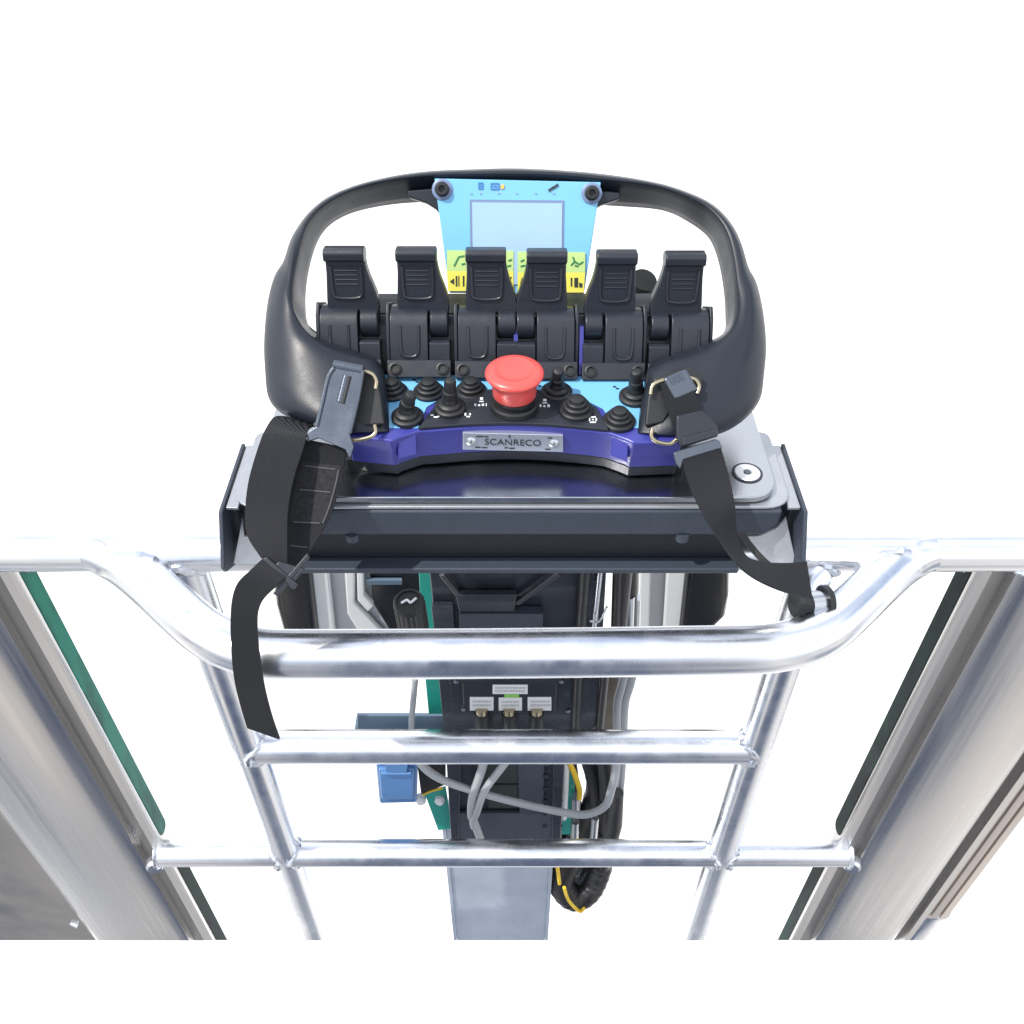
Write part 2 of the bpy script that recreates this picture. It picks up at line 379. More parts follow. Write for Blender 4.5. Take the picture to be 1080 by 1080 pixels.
for sgn, xi, em in ((-1, PY(165, 880, RY).x, 'tealdark'), (1, PY(890, 880, RY).x, 'strip')):
    o, X = side_profile(sgn, xi, zt)
    zr = PY(540, 899.5, RY).z
    # long inset strip on the inner side face, round ended above the rung, and the shorter one below it
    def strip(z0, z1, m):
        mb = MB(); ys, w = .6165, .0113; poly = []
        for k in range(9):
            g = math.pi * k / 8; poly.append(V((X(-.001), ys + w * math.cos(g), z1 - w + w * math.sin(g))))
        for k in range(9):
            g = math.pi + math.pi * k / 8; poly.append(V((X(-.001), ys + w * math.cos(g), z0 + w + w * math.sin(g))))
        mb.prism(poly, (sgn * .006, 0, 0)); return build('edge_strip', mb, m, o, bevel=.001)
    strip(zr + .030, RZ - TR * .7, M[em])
    mb = MB(); ys, w = .6165, .0113
    zc = zcut(.62) + .002
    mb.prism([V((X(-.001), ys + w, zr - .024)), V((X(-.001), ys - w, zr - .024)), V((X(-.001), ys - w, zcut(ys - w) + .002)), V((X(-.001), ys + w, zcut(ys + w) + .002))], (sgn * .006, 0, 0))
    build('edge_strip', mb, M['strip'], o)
    mb = MB(); mb.lathe((X(-.0015), .618, RZ - TR - .016), (-sgn, 0, 0), [(.009, 0), (.009, .002), (.006, .002), (.0055, -.004), (0, -.004)], 20)
    build('drain_hole', mb, M['steel'], o)
    for k in range(16):
        t = k / 15; mb = MB(); mb.lathe((X(.01 + .165 * t), .598 - .02 * math.sin(math.pi * t), zt - .002 + random.uniform(-.003, .003)), (0, 0, 1), [(0, -.005), (.008, -.003), (.009, 0), (.005, .004), (0, .005)], 10); build('weld_bead', mb, M['weld'], o)
# outer neighbours of the wide profiles
xl = PY(0, 862, .62).x
mb = MB(); mb.prism([V((PY(165, 880, RY).x - .183, .612, .98)), V((-1.0, .612, .98)), V((-1.0, .612, zcut(.612))), V((PY(165, 880, RY).x - .183, .612, zcut(.612)))], (0, .004, 0))
kp = build('kick_panel', mb, M['panel_metal'], basket, bevel=.001)
mb = MB(); c_ = PY(78, 975, .611); mb.tube([c_ + V((-.004, 0, .006)), c_ + V((.004, -.001, 0)), c_ + V((.002, 0, -.007))], [.003, .0045, .003], 10)
build('rivet', mb, M['weld'], kp)
xr = PY(890, 880, RY).x
mb = MB(); sec = [(xr + .195, .70), (xr + .195, .645), (xr + .205, .636), (xr + .212, .634), (xr + .213, .638), (xr + .216, .638), (xr + .217, .634), (xr + .228, .634), (xr + .229, .638), (xr + .232, .638), (xr + .233, .634), (xr + .244, .634), (xr + .245, .638), (xr + .248, .638), (xr + .249, .634), (xr + .262, .636), (xr + .275, .65), (xr + .275, .70)]
n = len(sec); z0 = PY(540, 965, .64).z
mb.prism([V((x, y, zt)) for x, y in sec], (0, 0, z0 - zt))
build('outer_profile', mb, M['bronze'], basket, ang=30)
mb = MB(); xe = xr + .250; ys_ = .667
mb.lathe((xe, ys_, z0 - .001), (0, 0, -1), [(.0, 0), (.029, 0), (.0315, .003), (.0325, .007), (.0300, .011), (.0285, .013), (.0285, .05), (0, .05)], 32)
for v in mb.v:
    if v.z < z0 - .02: v.z = zcut(v.y)
build('foot_sleeve', mb, M['alu'], basket)

# ================================================================== MOUNTING BRACKET
ZB = 1.15
brk = thing('mounting_bracket', 'dark sheet metal bracket with bright plate ends under the control desk', 'bracket', (0, .60, 1.075))
def rrect(pts, r, z, seg=6, rad=None):       # horizontal polygon with rounded corners
    out = []; n = len(pts)
    for i in range(n):
        p0, p1, p2 = V((*pts[i - 1], 0)), V((*pts[i], 0)), V((*pts[(i + 1) % n], 0))
        q = r if rad is None else rad[i]
        if q <= 0: out.append(V((p1.x, p1.y, z))); continue
        a = p1 + (p0 - p1).normalized() * q; b = p1 + (p2 - p1).normalized() * q
        for k in range(seg + 1):
            t = k / seg; s = a * (1 - t) ** 2 + p1 * 2 * t * (1 - t) + b * t * t; out.append(V((s.x, s.y, z)))
    return out
xl, xr2 = -.2135, .2165
mb = MB(); mb.prism(rrect([(xl, .5495), (xr2, .5495), (xr2, .70), (xl, .70)], 0, ZB, rad=[.026, .026, .02, .02]), (0, 0, -.006))
top = build('top_plate', mb, M['plate'], brk, bevel=.0012)
for px, py in ((788, 499),):
    p = PZ(px, py, ZB); mb = MB()
    mb.lathe(p, (0, 0, 1), [(.0108, -.003), (.0108, .0008), (.0100, .0014), (.0035, .0014), (.0032, .0004), (0, .0004)], 28)
    build('screw', mb, mat('pale_zinc', (.78, .79, .80), .42, metal=.8), top)
    mb = MB(); mb.lathe(p, (0, 0, 1), [(.0128, -.002), (.0128, .0006), (.0105, .0007), (.0105, -.002)], 28); build('screw_washer', mb, M['plastic'], top)
    mb = MB(); mb.lathe(p, (0, 0, 1), [(.0030, .0002), (.0030, .0017), (0, .0017)], 6); build('hex_socket', mb, M['clip'], top)
zt2 = ZB - .0075
mb = MB(); mb.prism(rrect([(xl - .0135, .5465), (xr2 + .0115, .5465), (xr2 + .0115, .645), (xl - .0135, .645)], 0, zt2, rad=[.022, .022, .01, .01]), (0, 0, -.003))
build('tray', mb, M['tray'], brk, bevel=.001)
mb = MB(); zf0, zf1 = zt2 - .0035, 1.111
poly = [V((xl - .004, .545, zf0)), V((xr2 + .004, .545, zf0)), V((xr2 + .004, .545, zf1 + .012)), V((xr2 - .008, .545, zf1)), V((xl - .004, .545, zf1))]
mb.prism(poly, (0, .012, 0)); build('front_flange', mb, M['coat'], brk, bevel=.003)
mb = MB()
mb.prism([V((xl, .5615, 1.112)), V((xr2 - .03, .5615, 1.112)), V((xr2 - .012, .5615, 1.064)), V((xl, .5615, 1.064))], (0, .004, 0))
build('back_web', mb, M['dark'], brk, bevel=.001)
mb = MB(); mb.prism([V((xl + .01, .546, 1.0695)), V((xr2 - .02, .546, 1.0695)), V((xr2 - .02, .546, 1.0635)), V((xl + .01, .546, 1.0635))], (0, .0150, 0))
build('bottom_lip', mb, M['coat'], brk, bevel=.0015)
for sgn in (-1, 1):
    xo = .2405 if sgn > 0 else -.2385
    mb = MB()
    side = lambda x: [V((x, .5445, 1.1395)), V((x, .632, 1.1395)), V((x, .632, 1.05)), V((x, .60, 1.05)), V((x, .545, 1.078)), V((x, .520, 1.094)), V((x, .517, 1.101))]
    mb.prism(side(xo), (-sgn * .0035, 0, 0))                      # ear plate
    o = build('side_ear', mb, M['coat'], brk, bevel=.001)
    mb = MB(); xi2 = xo - sgn * .0145
    mb.prism([V((xi2, .551, 1.1375)), V((xo - sgn * .004, .551, 1.1375)), V((xo - sgn * .004, .632, 1.1375)), V((xi2, .632, 1.1375))], (0, 0, -.003))
    build('ear_flange', mb, M['tray'], brk, bevel=.0008)
    # bent gusset and the dark box end inside the ear, facing the operator
    g_ = [(783, 566, .560), (800, 566, .558), (820, 557, .556), (829, 546, .556), (840, 595, .534), (806, 597, .548)] if sgn > 0 else [(256, 546, .556), (258, 566, .557), (300, 566, .560), (300, 597, .548), (246, 595, .534)]
    mb = MB(); mb.prism([PY(*q) for q in g_], (0, .002, .001)); build('gusset', mb, M['tray'], brk, bevel=.0008)
    xq = xo - sgn * .004
    mb = MB(); mb.prism([V((xq, .5705, 1.136)), V((xo - sgn * .06, .5705, 1.136)), V((xo - sgn * .06, .5705, 1.07)), V((xq, .5705, 1.07))], (0, .003, 0)); build('box_end', mb, M['coat'], brk)
    mb = MB(); mb.lathe((xo - sgn * .012, .570, 1.112), (0, -1, 0), [(.006, -.006), (.006, 0), (.0035, .002), (0, .002)], 6)
    build('bolt', mb, M['coat'], brk)
mb = MB()
for px in (372, 719):
    p = PY(px, 567, .548); mb.lathe(p, (0, 0, -1), [(.006, -.006), (.006, .001), (.004, .003), (0, .003)], 12)
build('stud', mb, M['coat'], brk)

# ================================================================== CONTROL DESK
desk = thing('control_desk', 'black and violet blue lever control desk with red stop button standing on the dark bracket', 'controller', (0, .64, ZB))
F0 = V((0, .59, 1.195)); FE = V((0, .9994, .035)); FN = V((0, -.035, .9994))           # switch face plane
def F(px, py, h=0.0): return PP(px, py, F0, FN) + FN * h
B0 = F(540, 395); ES = V((0, .5, .866)); EN = V((0, -.866, .5))                      # lever housing plane
K0 = B0 + ES * .058; KS = V((0, .25, .968)); KN = V((0, -.968, .25))                 # lever paddle plane
SC0 = PY(540, 310, .73); SS = V((0, .5, .866)); SN = V((0, -.866, .5))               # display plane
def S(px, py, h=0.0): return PP(px, py, SC0, SN) + SN * h

# housing
fe = [(366, 460), (414, 465), (419, 462), (441, 455)]
fr = [(642, 457), (662, 464), (668, 467), (720, 465)]
arc = [(441 + (642 - 441) * t, 455.5 + 1.0 * t - 6.5 * math.sin(math.pi * t)) for t in [k / 12 for k in range(1, 12)]]
out = [(374, 396)] + fe + arc + fr + [(708, 398)]
mb = MB(); tp = [F(*p) for p in out]; mb.prism(tp, (0, .004, -.030))
house = build('housing', mb, M['blue'], desk, bevel=.0022, seg=3)
mb = MB(); mb.prism([p + V((0, .006, -.0305)) for p in tp], (0, .003, -.0125)); build('base_skirt', mb, M['plastic'], desk, bevel=.0015)
for px in (385, 703):
    mb = MB(); mb.box(F(px, 462) + V((0, .030, -.0375)), (.02, 0, 0), (0, .02, 0), (0, 0, .0075)); build('foot', mb, M['rubber'], desk, bevel=.001)
# pale corner facets
for a, b in (((419, 460), (439, 455)), ((645, 457), (663, 463))):
    p, q = F(*a), F(*b); mb = MB(); d = V((0, .0015, -.021))
    e = V((0, .0005, .0004)); d = V((0, -.0075, -.019))
    mb.prism([p + e, q + e, q + e + d, p + e + d], (0, .006, -.003)); build('corner_facet', mb, M['blue'], desk, bevel=.0012)
# light blue face
mb = MB(); mb.prism([F(*p, .0008) for p in [(400, 396), (690, 398), (676, 452), (648, 452), (636, 432), (612, 420), (470, 418), (450, 430), (441, 452), (410, 452)]], FN * -.0006)
mb.v = [v for v in mb.v]; build('face_sheet', mb, M['cyan'], desk)
# raised dark island round the stop button
isl = [(441, 454.5), (459, 431), (482, 421), (513, 414), (543, 411), (574, 415), (606, 422), (629, 432), (642, 456.5)] + [(642 + (441 - 642) * t, 456.5 - 2 * t - 6.0 * math.sin(math.pi * t)) for t in [k / 10 for k in range(1, 10)]]
mb = MB(); mb.prism([F(*p, .0035) for p in isl], FN * -.003); build('switch_island', mb, M['lever'], desk, bevel=.001)

# levers and their housings
PX = depth(K0) / FPX
def lever(px, sgn):                      # sgn +1: hinge pocket on the right side
    D0 = depth(B0); x0 = (px - 540) * depth(K0) / FPX
    x = lambda d: x0 + sgn * d * PX
    jt = V((0, 0, -.0042 * max(0, (px - 400) / 318)))
    tl = math.radians(random.uniform(-1.6, 1.6)); KS_ = (KS * math.cos(tl) + KN * math.sin(tl)); KN_ = (KN * math.cos(tl) - KS * math.sin(tl))
    B = lambda d, s, n: B0 + jt + V((x(d), 0, 0)) + ES * s + EN * n
    K = lambda d, s, n: K0 + jt + V((x(d), 0, 0)) + KS_ * s + KN_ * n
    # housing: wide hood with rolled top, low block under the hinge
    mb = MB()
    prof = [(-.040, 0), (.0075, 0), (.0095, .012), (.0100, .040), (.0085, .048), (.0050, .054), (-.001, .0575), (-.010, .059), (-.040, .056)]
    mb.prism([B(-30, s, n) for n, s in prof], (sgn * 40 * PX, 0, 0))
    o = build('lever_housing', mb, M['lever'], desk, bevel=.0012)
    mb = MB(); prof2 = [(-.040, 0), (.0065, 0), (.0085, .010), (.0090, .027), (.0060, .0298), (-.040, .0298)]
    mb.prism([B(11, s, n) for n, s in prof2], (sgn * 22 * PX, 0, 0)); build('hinge_block', mb, M['lever'], o, bevel=.001)
    mb = MB(); prof3 = [(-.030, 0), (.003, 0), (.006, .02), (.006, .05), (.001, .0605), (-.03, .0605)]
    mb.prism([B(-34.5, s, n) for n, s in prof3], (sgn * 4 * PX, 0, 0)); build('side_cheek', mb, M['lever'], o, bevel=.001)
    mb = MB(); u = [B(-19, .042, .0102), B(-18.5, .022, .0102), B(-15, .0165, .0100), B(-4, .0165, .0100), B(0, .022, .0102), B(0.5, .042, .0102)]
    mb.tube(smooth(u, 5), .0013, 8); build('moulded_rim', mb, M['lever'], o)
    # foot strip with two cap screws
    mb = MB(); mb.prism([B(-33.5, -.001, .0135), B(34, -.001, .0135), B(34, .0135, .0098), B(-33.5, .0135, .0098)], EN * -.012); build('foot_strip', mb, M['lever'], o, bevel=.001)
    for d in (-25, 25):
        mb = MB(); mb.lathe(B(d, .0062, .0117), (EN * .97 + ES * .25), [(.0052, -.002), (.0052, .0022), (.0036, .0026), (.0034, .0005), (0, .0005)], 18); build('screw', mb, M['rubber'], o)
    # hinge barrel and paddle
    mb = MB()
    c = B(12, .044, -.004); ring = 20; a = [c + (ES * math.cos(g) + EN * math.sin(g)) * .0125 for g in [2 * math.pi * k / ring for k in range(ring)]]
    mb.prism(a, (sgn * 19 * PX, 0, 0))
    half = [(-20.3, .046), (-20, .038), (-20, .028), (-21, .016), (-22, .005), (-22.3, -.004)]
    rr_ = [(32, -.006), (31.8, .003), (30.5, .010), (27.5, .017), (24.3, .024), (22.0, .031), (20.8, .038), (20.3, .046)]
    sil = [K(d, s, .002 + .05 * abs(max(0, .025 - s)) * .3) for d, s in half + rr_]
    sil = [K(d, s, .003) for d, s in half + rr_]
    mb.prism(sil, KN_ * -.012)
    pad = build('lever_paddle', mb, M['lever'], desk, bevel=.0016, seg=3)
    mb = MB(); tp_ = [(.0035, .0370), (.0075, .0385), (.0082, .0445), (.0060, .0478), (-.004, .0485), (-.010, .046), (-.010, .038)]
    mb.prism([K(-20.8, s, n) for n, s in tp_], (sgn * 41.8 * PX, 0, 0)); build('paddle_cap', mb, M['lever'], pad, bevel=.0012)
    mb = MB()
    for k in range(5): mb.tube([K(-11, .0185 + k * .0038, .0032), K(12, .0185 + k * .0038, .0032)], .0006, 6)
    build('grip_rib', mb, M['lever'], pad)
    mb = MB(); u = [K(-15, .034, .0034), K(-14.5, .014, .0034), K(-11, .0075, .0036), K(12, .0075, .0036), K(16, .014, .0034), K(16.5, .034, .0034)]
    mb.tube(smooth(u, 5), .0013, 8); build('moulded_rim', mb, M['lever'], pad)
for px, s in ((368, 1), (441.5, 1), (513, 1), (576, -1), (648, -1), (718, -1)): lever(px, s)
# violet back body behind the levers
mb = MB(); xa, xb = (338 - 540) * .78 / FPX, (748 - 540) * .78 / FPX
prof = [(-.045, -.03), (-.006, 0), (-.004, .040), (-.012, .050), (-.060, .052), (-.070, -.03)]
mb.prism([B0 + V((xa, 0, 0)) + ES * s + EN * n for n, s in prof], (xb - xa, 0, 0)); build('rear_body', mb, M['lever'], desk, bevel=.003)
for px in (544, 613):
    xm = (px - 540) * .78 / FPX; mb = MB(); mb.prism([B0 + V((xm - .0017, 0, 0)) + ES * s + EN * n for n, s in [(-.02, 0), (.0035, 0), (.0035, .040), (-.02, .045)]], (.0034, 0, 0)); build('rear_rib', mb, M['blue'], desk)
mb = MB(); mb.prism([B0 + V((xa + .004, 0, 0)) + ES * s + EN * n for n, s in [(-.014, .0505), (-.045, .068), (-.06, .06), (-.06, .0505)]], (xb - xa - .008, 0, 0)); build('rear_cowl', mb, M['plastic'], desk, bevel=.002)
mb = MB(); mb.lathe(P(676, 302, .85), (0.2, -.4, .9), [(.015, -.03), (.015, .004), (.012, .01), (0, .011)], 24); build('antenna_stub', mb, M['rubber'], desk)

# display
pan = [(458, 188), (634, 192), (616, 310), (474, 309)]
for sd in (-1, 1):
    hx = 543 if sd > 0 else 541
    w_ = [(hx + sd * 62, 196), (hx + sd * 112, 200), (hx + sd * 112, 207), (hx + sd * 92, 213.5), (hx + sd * 82, 220), (hx + sd * 76, 228), (hx + sd * 73, 242), (hx + sd * 62, 242)]
    mb = MB(); mb.prism([S(x, y + (2 if sd > 0 else 0), -.006) for x, y in w_], SN * -.016); build('display_mount', mb, M['frame'], desk, bevel=.0015)
mb = MB(); mb.prism([S(*p) for p in pan], SN * -.004); disp = build('display_panel', mb, M['cyan'], desk, bevel=.001)
mb = MB(); mb.prism([S(p[0] + (1 if p[0] < 540 else -1) * 1.5, p[1] + (2 if p[1] < 250 else -1), -.0045) for p in pan], SN * -.022); build('display_case', mb, M['plastic'], desk, bevel=.002)
mb = MB(); mb.prism([S(x, y, .0006) for x, y in [(495.5, 210.5), (595, 211.5), (594, 300), (496.5, 300)]], SN * -.0005); build('screen_bezel', mb, M['bezel'], disp)
mb = MB(); mb.prism([S(x, y, .0012) for x, y in [(498, 213.5), (593, 214.5), (592, 300), (499, 300)]], SN * -.0005); build('screen', mb, M['screen'], disp)
for x0, x1, y0 in ((471.5, 541.5, 264), (546, 617, 265.5)):
    k = .14 if x0 < 500 else -.14
    mb = MB(); ym = y0 + 22; yb = y0 + 43
    mb.prism([S(a, b, .0018) for a, b in [(x0, y0), (x1, y0 + .6), (x1, ym), (x0, ym)]], SN * -.0005)
    mb.mat = 1; mb.prism([S(a, b, .0018) for a, b in [(x0, ym), (x1, ym), (x1 - (0 if x0 < 500 else 1.5), yb), (x0 + (1 if x0 < 500 else 0), yb)]], SN * -.0005)
    mb.mat = 2
    def seg_(a, b, wd=.9, h=.0022):
        a_, b_ = V((*a, 0)), V((*b, 0)); t = (b_ - a_).normalized(); q = V((-t.y, t.x, 0)) * wd
        mb.prism([S(p.x, p.y, h) for p in (a_ + q, b_ + q, b_ - q, a_ - q)], SN * -.0004)
    cx = x0 + 9 if x0 < 500 else x1 - 12
    if x0 < 500:
        for a, b in (((479, 281), (484, 271)), ((484, 271), (490, 270)), ((487, 279), (491, 278)), ((536, 275), (540, 274)), ((535, 281), (539, 280))): seg_(a, b)
    else:
        for a, b in (((602, 280), (606, 276)), ((606, 276), (604, 271)), ((606, 276), (611, 279)), ((611, 279), (615, 276)), ((606, 280), (610, 281)), ((549, 276), (553, 274)), ((549, 281), (554, 280))): seg_(a, b)
    mb.mat = 3
    def poly_(pp): mb.prism([S(a, b, .0022) for a, b in pp], SN * -.0004)
    if x0 < 500:
        poly_([(474.5, 297), (479, 293.5), (479, 300.5)]); seg_((481.5, 302), (481.5, 291), .8); seg_((484, 302), (484, 291), .5); seg_((489, 302), (489, 291), .8); seg_((536, 299), (539, 292), .7)
    else:
        seg_((602.5, 302), (602.5, 293), .8); poly_([(605.5, 293), (609.5, 293), (609.5, 303), (605.5, 303)]); poly_([(610.6, 298), (614, 299), (614, 303), (610.6, 303)]); seg_((549, 300), (551, 293), .7)
    build('pictogram_sticker', mb, [M['lime'], M['yellow'], M['dkgreen'], M['ink']], disp)
mb = MB()
def mark(x, y, a, b, m): mb.mat = m; mb.prism([S(x - a, y - b, .0010), S(x + a, y - b, .0010), S(x + a, y + b, .0010), S(x - a, y + b, .0010)], SN * -.0005)
for dx_, dy_, a, b in ((0, -3, 2.3, .6), (-2, 0, .6, 3), (2, 0, .6, 3), (0, 3, 2.3, .6), (0, 0, 1, .5)): mark(507 + dx_, 196 + dy_, a, b, 0)
for dx_, dy_, a, b in ((0, -3, 4, .6), (-4, 0, .6, 3), (4, 0, .6, 3), (0, 3, 4, .6), (0, 0, 2, .6)): mark(522 + dx_, 196.5 + dy_, a, b, 0)
mark(530, 197, 1.8, 2.2, 1)
mb.mat = 2
for c0 in ((581, 199.5), (586, 196.5)):
    mb.prism([S(c0[0] + a, c0[1] + b, .0011) for a, b in ((-3.2, .8), (2.2, -3), (3.2, -.8), (-2, 3))], SN * -.0005)
for x in (497, 507, 526, 545, 565, 584): mark(x, 204, .9, .5, 3)
build('status_mark', mb, [M['inkblue'], M['amber'], M['ink'], mat('violet_ink', (.3, .3, .55), .6)], disp)
for x, y in ((466.5, 200), (624, 204)):
    mb = MB(); c = S(x, y)
    mb.lathe(c, SN, [(.0090, -.001), (.0090, .0010), (.0072, .0018), (.0070, .0018)], 26); o = build('corner_pad', mb, M['bezel'], disp)
    mb = MB(); mb.lathe(c, SN, [(.0062, 0), (.0062, .005), (.0048, .0062), (.0030, .0062), (.0028, .003), (0, .003)], 20); build('screw', mb, M['rubber'], disp)

# push buttons, toggles, stop button
def boot(px, py, sc=1.0, h=.001):
    mb = MB(); mb.lathe(F(px, py + 5, h), FN, [(r * sc, q * sc * .82) for r, q in [(.0140, -.001), (.0140, .003), (.0128, .0045), (.0110, .0045), (.0110, .0080), (.0098, .0092), (.0086, .0092), (.0086, .0122), (.0076, .0134), (.0064, .0134), (.0060, .0160), (.0045, .0168), (0, .0170)]], 28)
    return build('push_button', mb, M['rubber'], desk, ang=40)
for a in ((414, 410, .92), (452.5, 410, .92), (497, 409, .92), (607.5, 432, 1.0, .0035), (652.5, 441, .95)): boot(*a)
def toggle(px, py, tx, ty, h=.001):
    c = F(px, py + 4, h); mb = MB()
    mb.lathe(c, FN, [(.0130, -.001), (.0130, .003), (.0115, .0042), (.0100, .0042), (.0098, .0062), (.0084, .0074), (.0068, .0078), (.0064, .011), (.0052, .0130), (0, .0132)], 28)
    o = build('toggle_switch', mb, M['rubber'], desk, ang=40)
    b_ = c + FN * .012; e_ = P(tx, ty + 4, depth(b_) - .014); d = (e_ - b_); mb = MB()
    mb.tube([b_, b_ + d * .35, b_ + d * .40, b_ + d * .86, b_ + d * .95, b_ + d], [.0062, .0058, .0050, .0048, .0040, .0022], 18)
    build('toggle_stick', mb, M['rubber'], o)
toggle(430, 438, 434, 411); toggle(475, 431, 475, 396, .0035); toggle(587, 412, 589, 386); toggle(669, 417, 671, 387)
c = F(542.5, 432, .0035); mb = MB()
mb.lathe(c, FN, [(.0200, -.001), (.0200, .005), (.0188, .0065), (.0160, .0065), (.0160, .010), (.0178, .011), (.0178, .0125), (.0140, .0130), (.0140, .020), (0, .020)], 36)
st = build('stop_button', mb, M['rubber'], desk)
mb = MB(); mb.lathe(c, FN, [(.0150, .0125), (.0170, .0125), (.0176, .0135), (.0180, .0215), (.0196, .0280), (.0224, .0308), (.0234, .0326), (.0233, .0338), (.0222, .0350), (.0196, .0362), (.0166, .0368), (.0156, .0368), (.0150, .0363), (.0080, .0368), (0, .0370)], 48)
build('mushroom_cap', mb, M['red'], st, ang=60)
# small white print on the island and face
mb = MB()
def prn(x, y, a, b):
    a *= .8; b *= .75; mb.prism([F(x - a, y - b, .0042), F(x + a, y - b, .0042), F(x + a, y + b, .0042), F(x - a, y + b, .0042)], FN * -.0004)
for q in ((508, 424.5, 2, 1.6), (508, 427.5, 3, .6), (501.5, 431, 1.3, 1.5), (505.5, 431.5, 1.4, 1), (509.5, 431, 1.5, 1.4), (513, 431, .6, 1.9),
          (574.5, 426, 2.2, 1.5), (574.5, 429, 3.2, .6), (570, 432, 1.2, 1.6), (574, 432.5, 1.5, 1), (578.5, 432, 1.6, 1.7),
          (456, 442, 2, .8), (460, 444, 3, .8), (463, 442.5, 1, 1.4), (491, 441, 1.2, 1.8), (494, 443.5, 2.4, .8), (496, 441, 1, 1.4),
          (625, 444, 3.8, .8), (625, 449.5, 3.8, .8), (621.5, 446.7, .8, 2), (628.5, 446.7, .8, 2), (625, 446.7, 1.2, .8)): prn(*q)
build('switch_marking', mb, M['white'], desk)
mb = MB()
for x, y in ((437, 402), (440, 404), (569, 408), (648, 409), (651, 411), (516, 402)): mb.prism([F(x - 1.6, y - .6, .0014), F(x + 1.6, y - .6, .0014), F(x + 1.6, y + .6, .0014), F(x - 1.6, y + .6, .0014)], FN * -.0004)
build('face_marking', mb, M['ink'], desk)

# name plate with its two rivets
NY = F(541, 449).y - .0045
np_ = [(488, 456.5), (594, 459), (594, 477), (488, 474.5)]
mb = MB(); q = [PY(x, y, NY) for x, y in np_]; mb.prism(q, (0, .010, 0)); plate = build('name_plate', mb, M['anod'], desk, bevel=.0006)
for x, y in ((497, 465.5), (584.5, 467.8)):
    mb = MB(); mb.lathe(PY(x, y, NY), (0, -1, .1), [(.0042, -.001), (.004, .0006), (.0026, .0018), (0, .0022)], 20); build('rivet', mb, M['steel'], plate)
def text(s, c, ux, uy, size, parent, m, name, wx=1.0):
    cu = bpy.data.curves.new(name, 'FONT'); cu.body = s; cu.size = 1; cu.align_x = 'CENTER'; cu.align_y = 'CENTER'; cu.extrude = .01
    t = bpy.data.objects.new('tmp', cu); COL.objects.link(t); bpy.context.view_layer.update()
    me0 = bpy.data.meshes.new_from_object(t.evaluated_get(bpy.context.evaluated_depsgraph_get())); bpy.data.objects.remove(t); bpy.data.curves.remove(cu)
    mb = MB(); uz = V(ux).cross(V(uy)); vs = [V(c) + V(ux) * (v.co.x * size * wx) + V(uy) * (v.co.y * size) + uz * (v.co.z * size) for v in me0.vertices]
    mb.add(vs, [list(p.vertices) for p in me0.polygons]); bpy.data.meshes.remove(me0)
    return build(name, mb, m, parent)
ux = (q[1] - q[0]).normalized(); uy = V((0, 0, 1)); 
text('SCANRECO', PY(541, 467.2, NY - .0004), ux, uy, .0088, plate, M['ink'], 'lettering', 1.0)
mb = MB()
for x, y, a in ((506, 460.5, 4), (513, 460.7, 2), (537, 460.5, 1), (580, 462, 2.5), (504, 472, 3), (511, 472.3, 3), (534, 472.5, 2), (540, 473, 3), (578, 474, 3)):
    mb.prism([PY(x - a, y - .6, NY - .0003), PY(x + a, y - .6, NY - .0003), PY(x + a, y + .6, NY - .0003), PY(x - a, y + .6, NY - .0003)], (0, .0004, 0))
mb.prism([PY(537.4, 458.2, NY - .0003), PY(538.2, 458.2, NY - .0003), PY(538.2, 462.5, NY - .0003), PY(537.4, 462.5, NY - .0003)], (0, .0004, 0))
build('fine_print', mb, M['ink'], plate)

# black guard frame with the two palm rests
ST = [((345, 457), (411, 456), (413, 452)), ((300, 440), (408, 430), (411, 425)), ((281, 422), (405, 405), (408, 400)), ((277, 393), (397, 385), (400, 380)),
      ((276, 360), (377, 375), (380, 370)), ((280, 321), (340, 362), (343, 356)), ((288, 290), (322, 350), (327, 346)), ((298, 275), (312, 330), (323, 326)),
      ((305, 254), (311, 295), (324, 300)), ((313, 240), (317, 258), (330, 271)), ((325, 224), (327, 232), (339, 249)), ((346, 207), (350, 211), (354, 234)),
      ((384, 192), (387, 196), (380, 223)), ((441, 181), (441, 186.5), (425, 215.5)), ((500, 178), (500, 184.5), (485, 214)), ((543, 177), (543, 184), (543, 214)),
      ((590, 179), (590, 185.5), (600, 216)), ((640, 183.5), (640, 190), (655, 219)), ((697, 193), (694, 197.5), (700, 223)), ((737, 207), (732, 211), (727, 236)),
      ((757, 219), (750, 223), (745, 249.5)), ((773, 237), (764, 240), (753, 264)), ((783, 258), (772, 263), (759, 285)), ((790, 282), (777, 297), (763, 312)),
      ((799, 298), (778, 325), (764, 335)), ((806, 328), (769, 350), (762, 352)), ((810, 365), (742, 368), (740, 362)), ((808, 398), (708, 379), (705, 374)),
      ((804, 423), (688, 389), (684, 385)), ((787, 444), (682, 405), (679, 402)), ((760, 459), (676, 435), (673, 432)), ((725, 461), (672, 457), (670, 455))]
def DF(row): return .735 + (445 - row) / 265 * .065
mb = MB(); rows = []
fine = []
for j in range(3): fine.append(smooth([V((*s[j], 0)) for s in ST], 3))
n = len(fine[0])
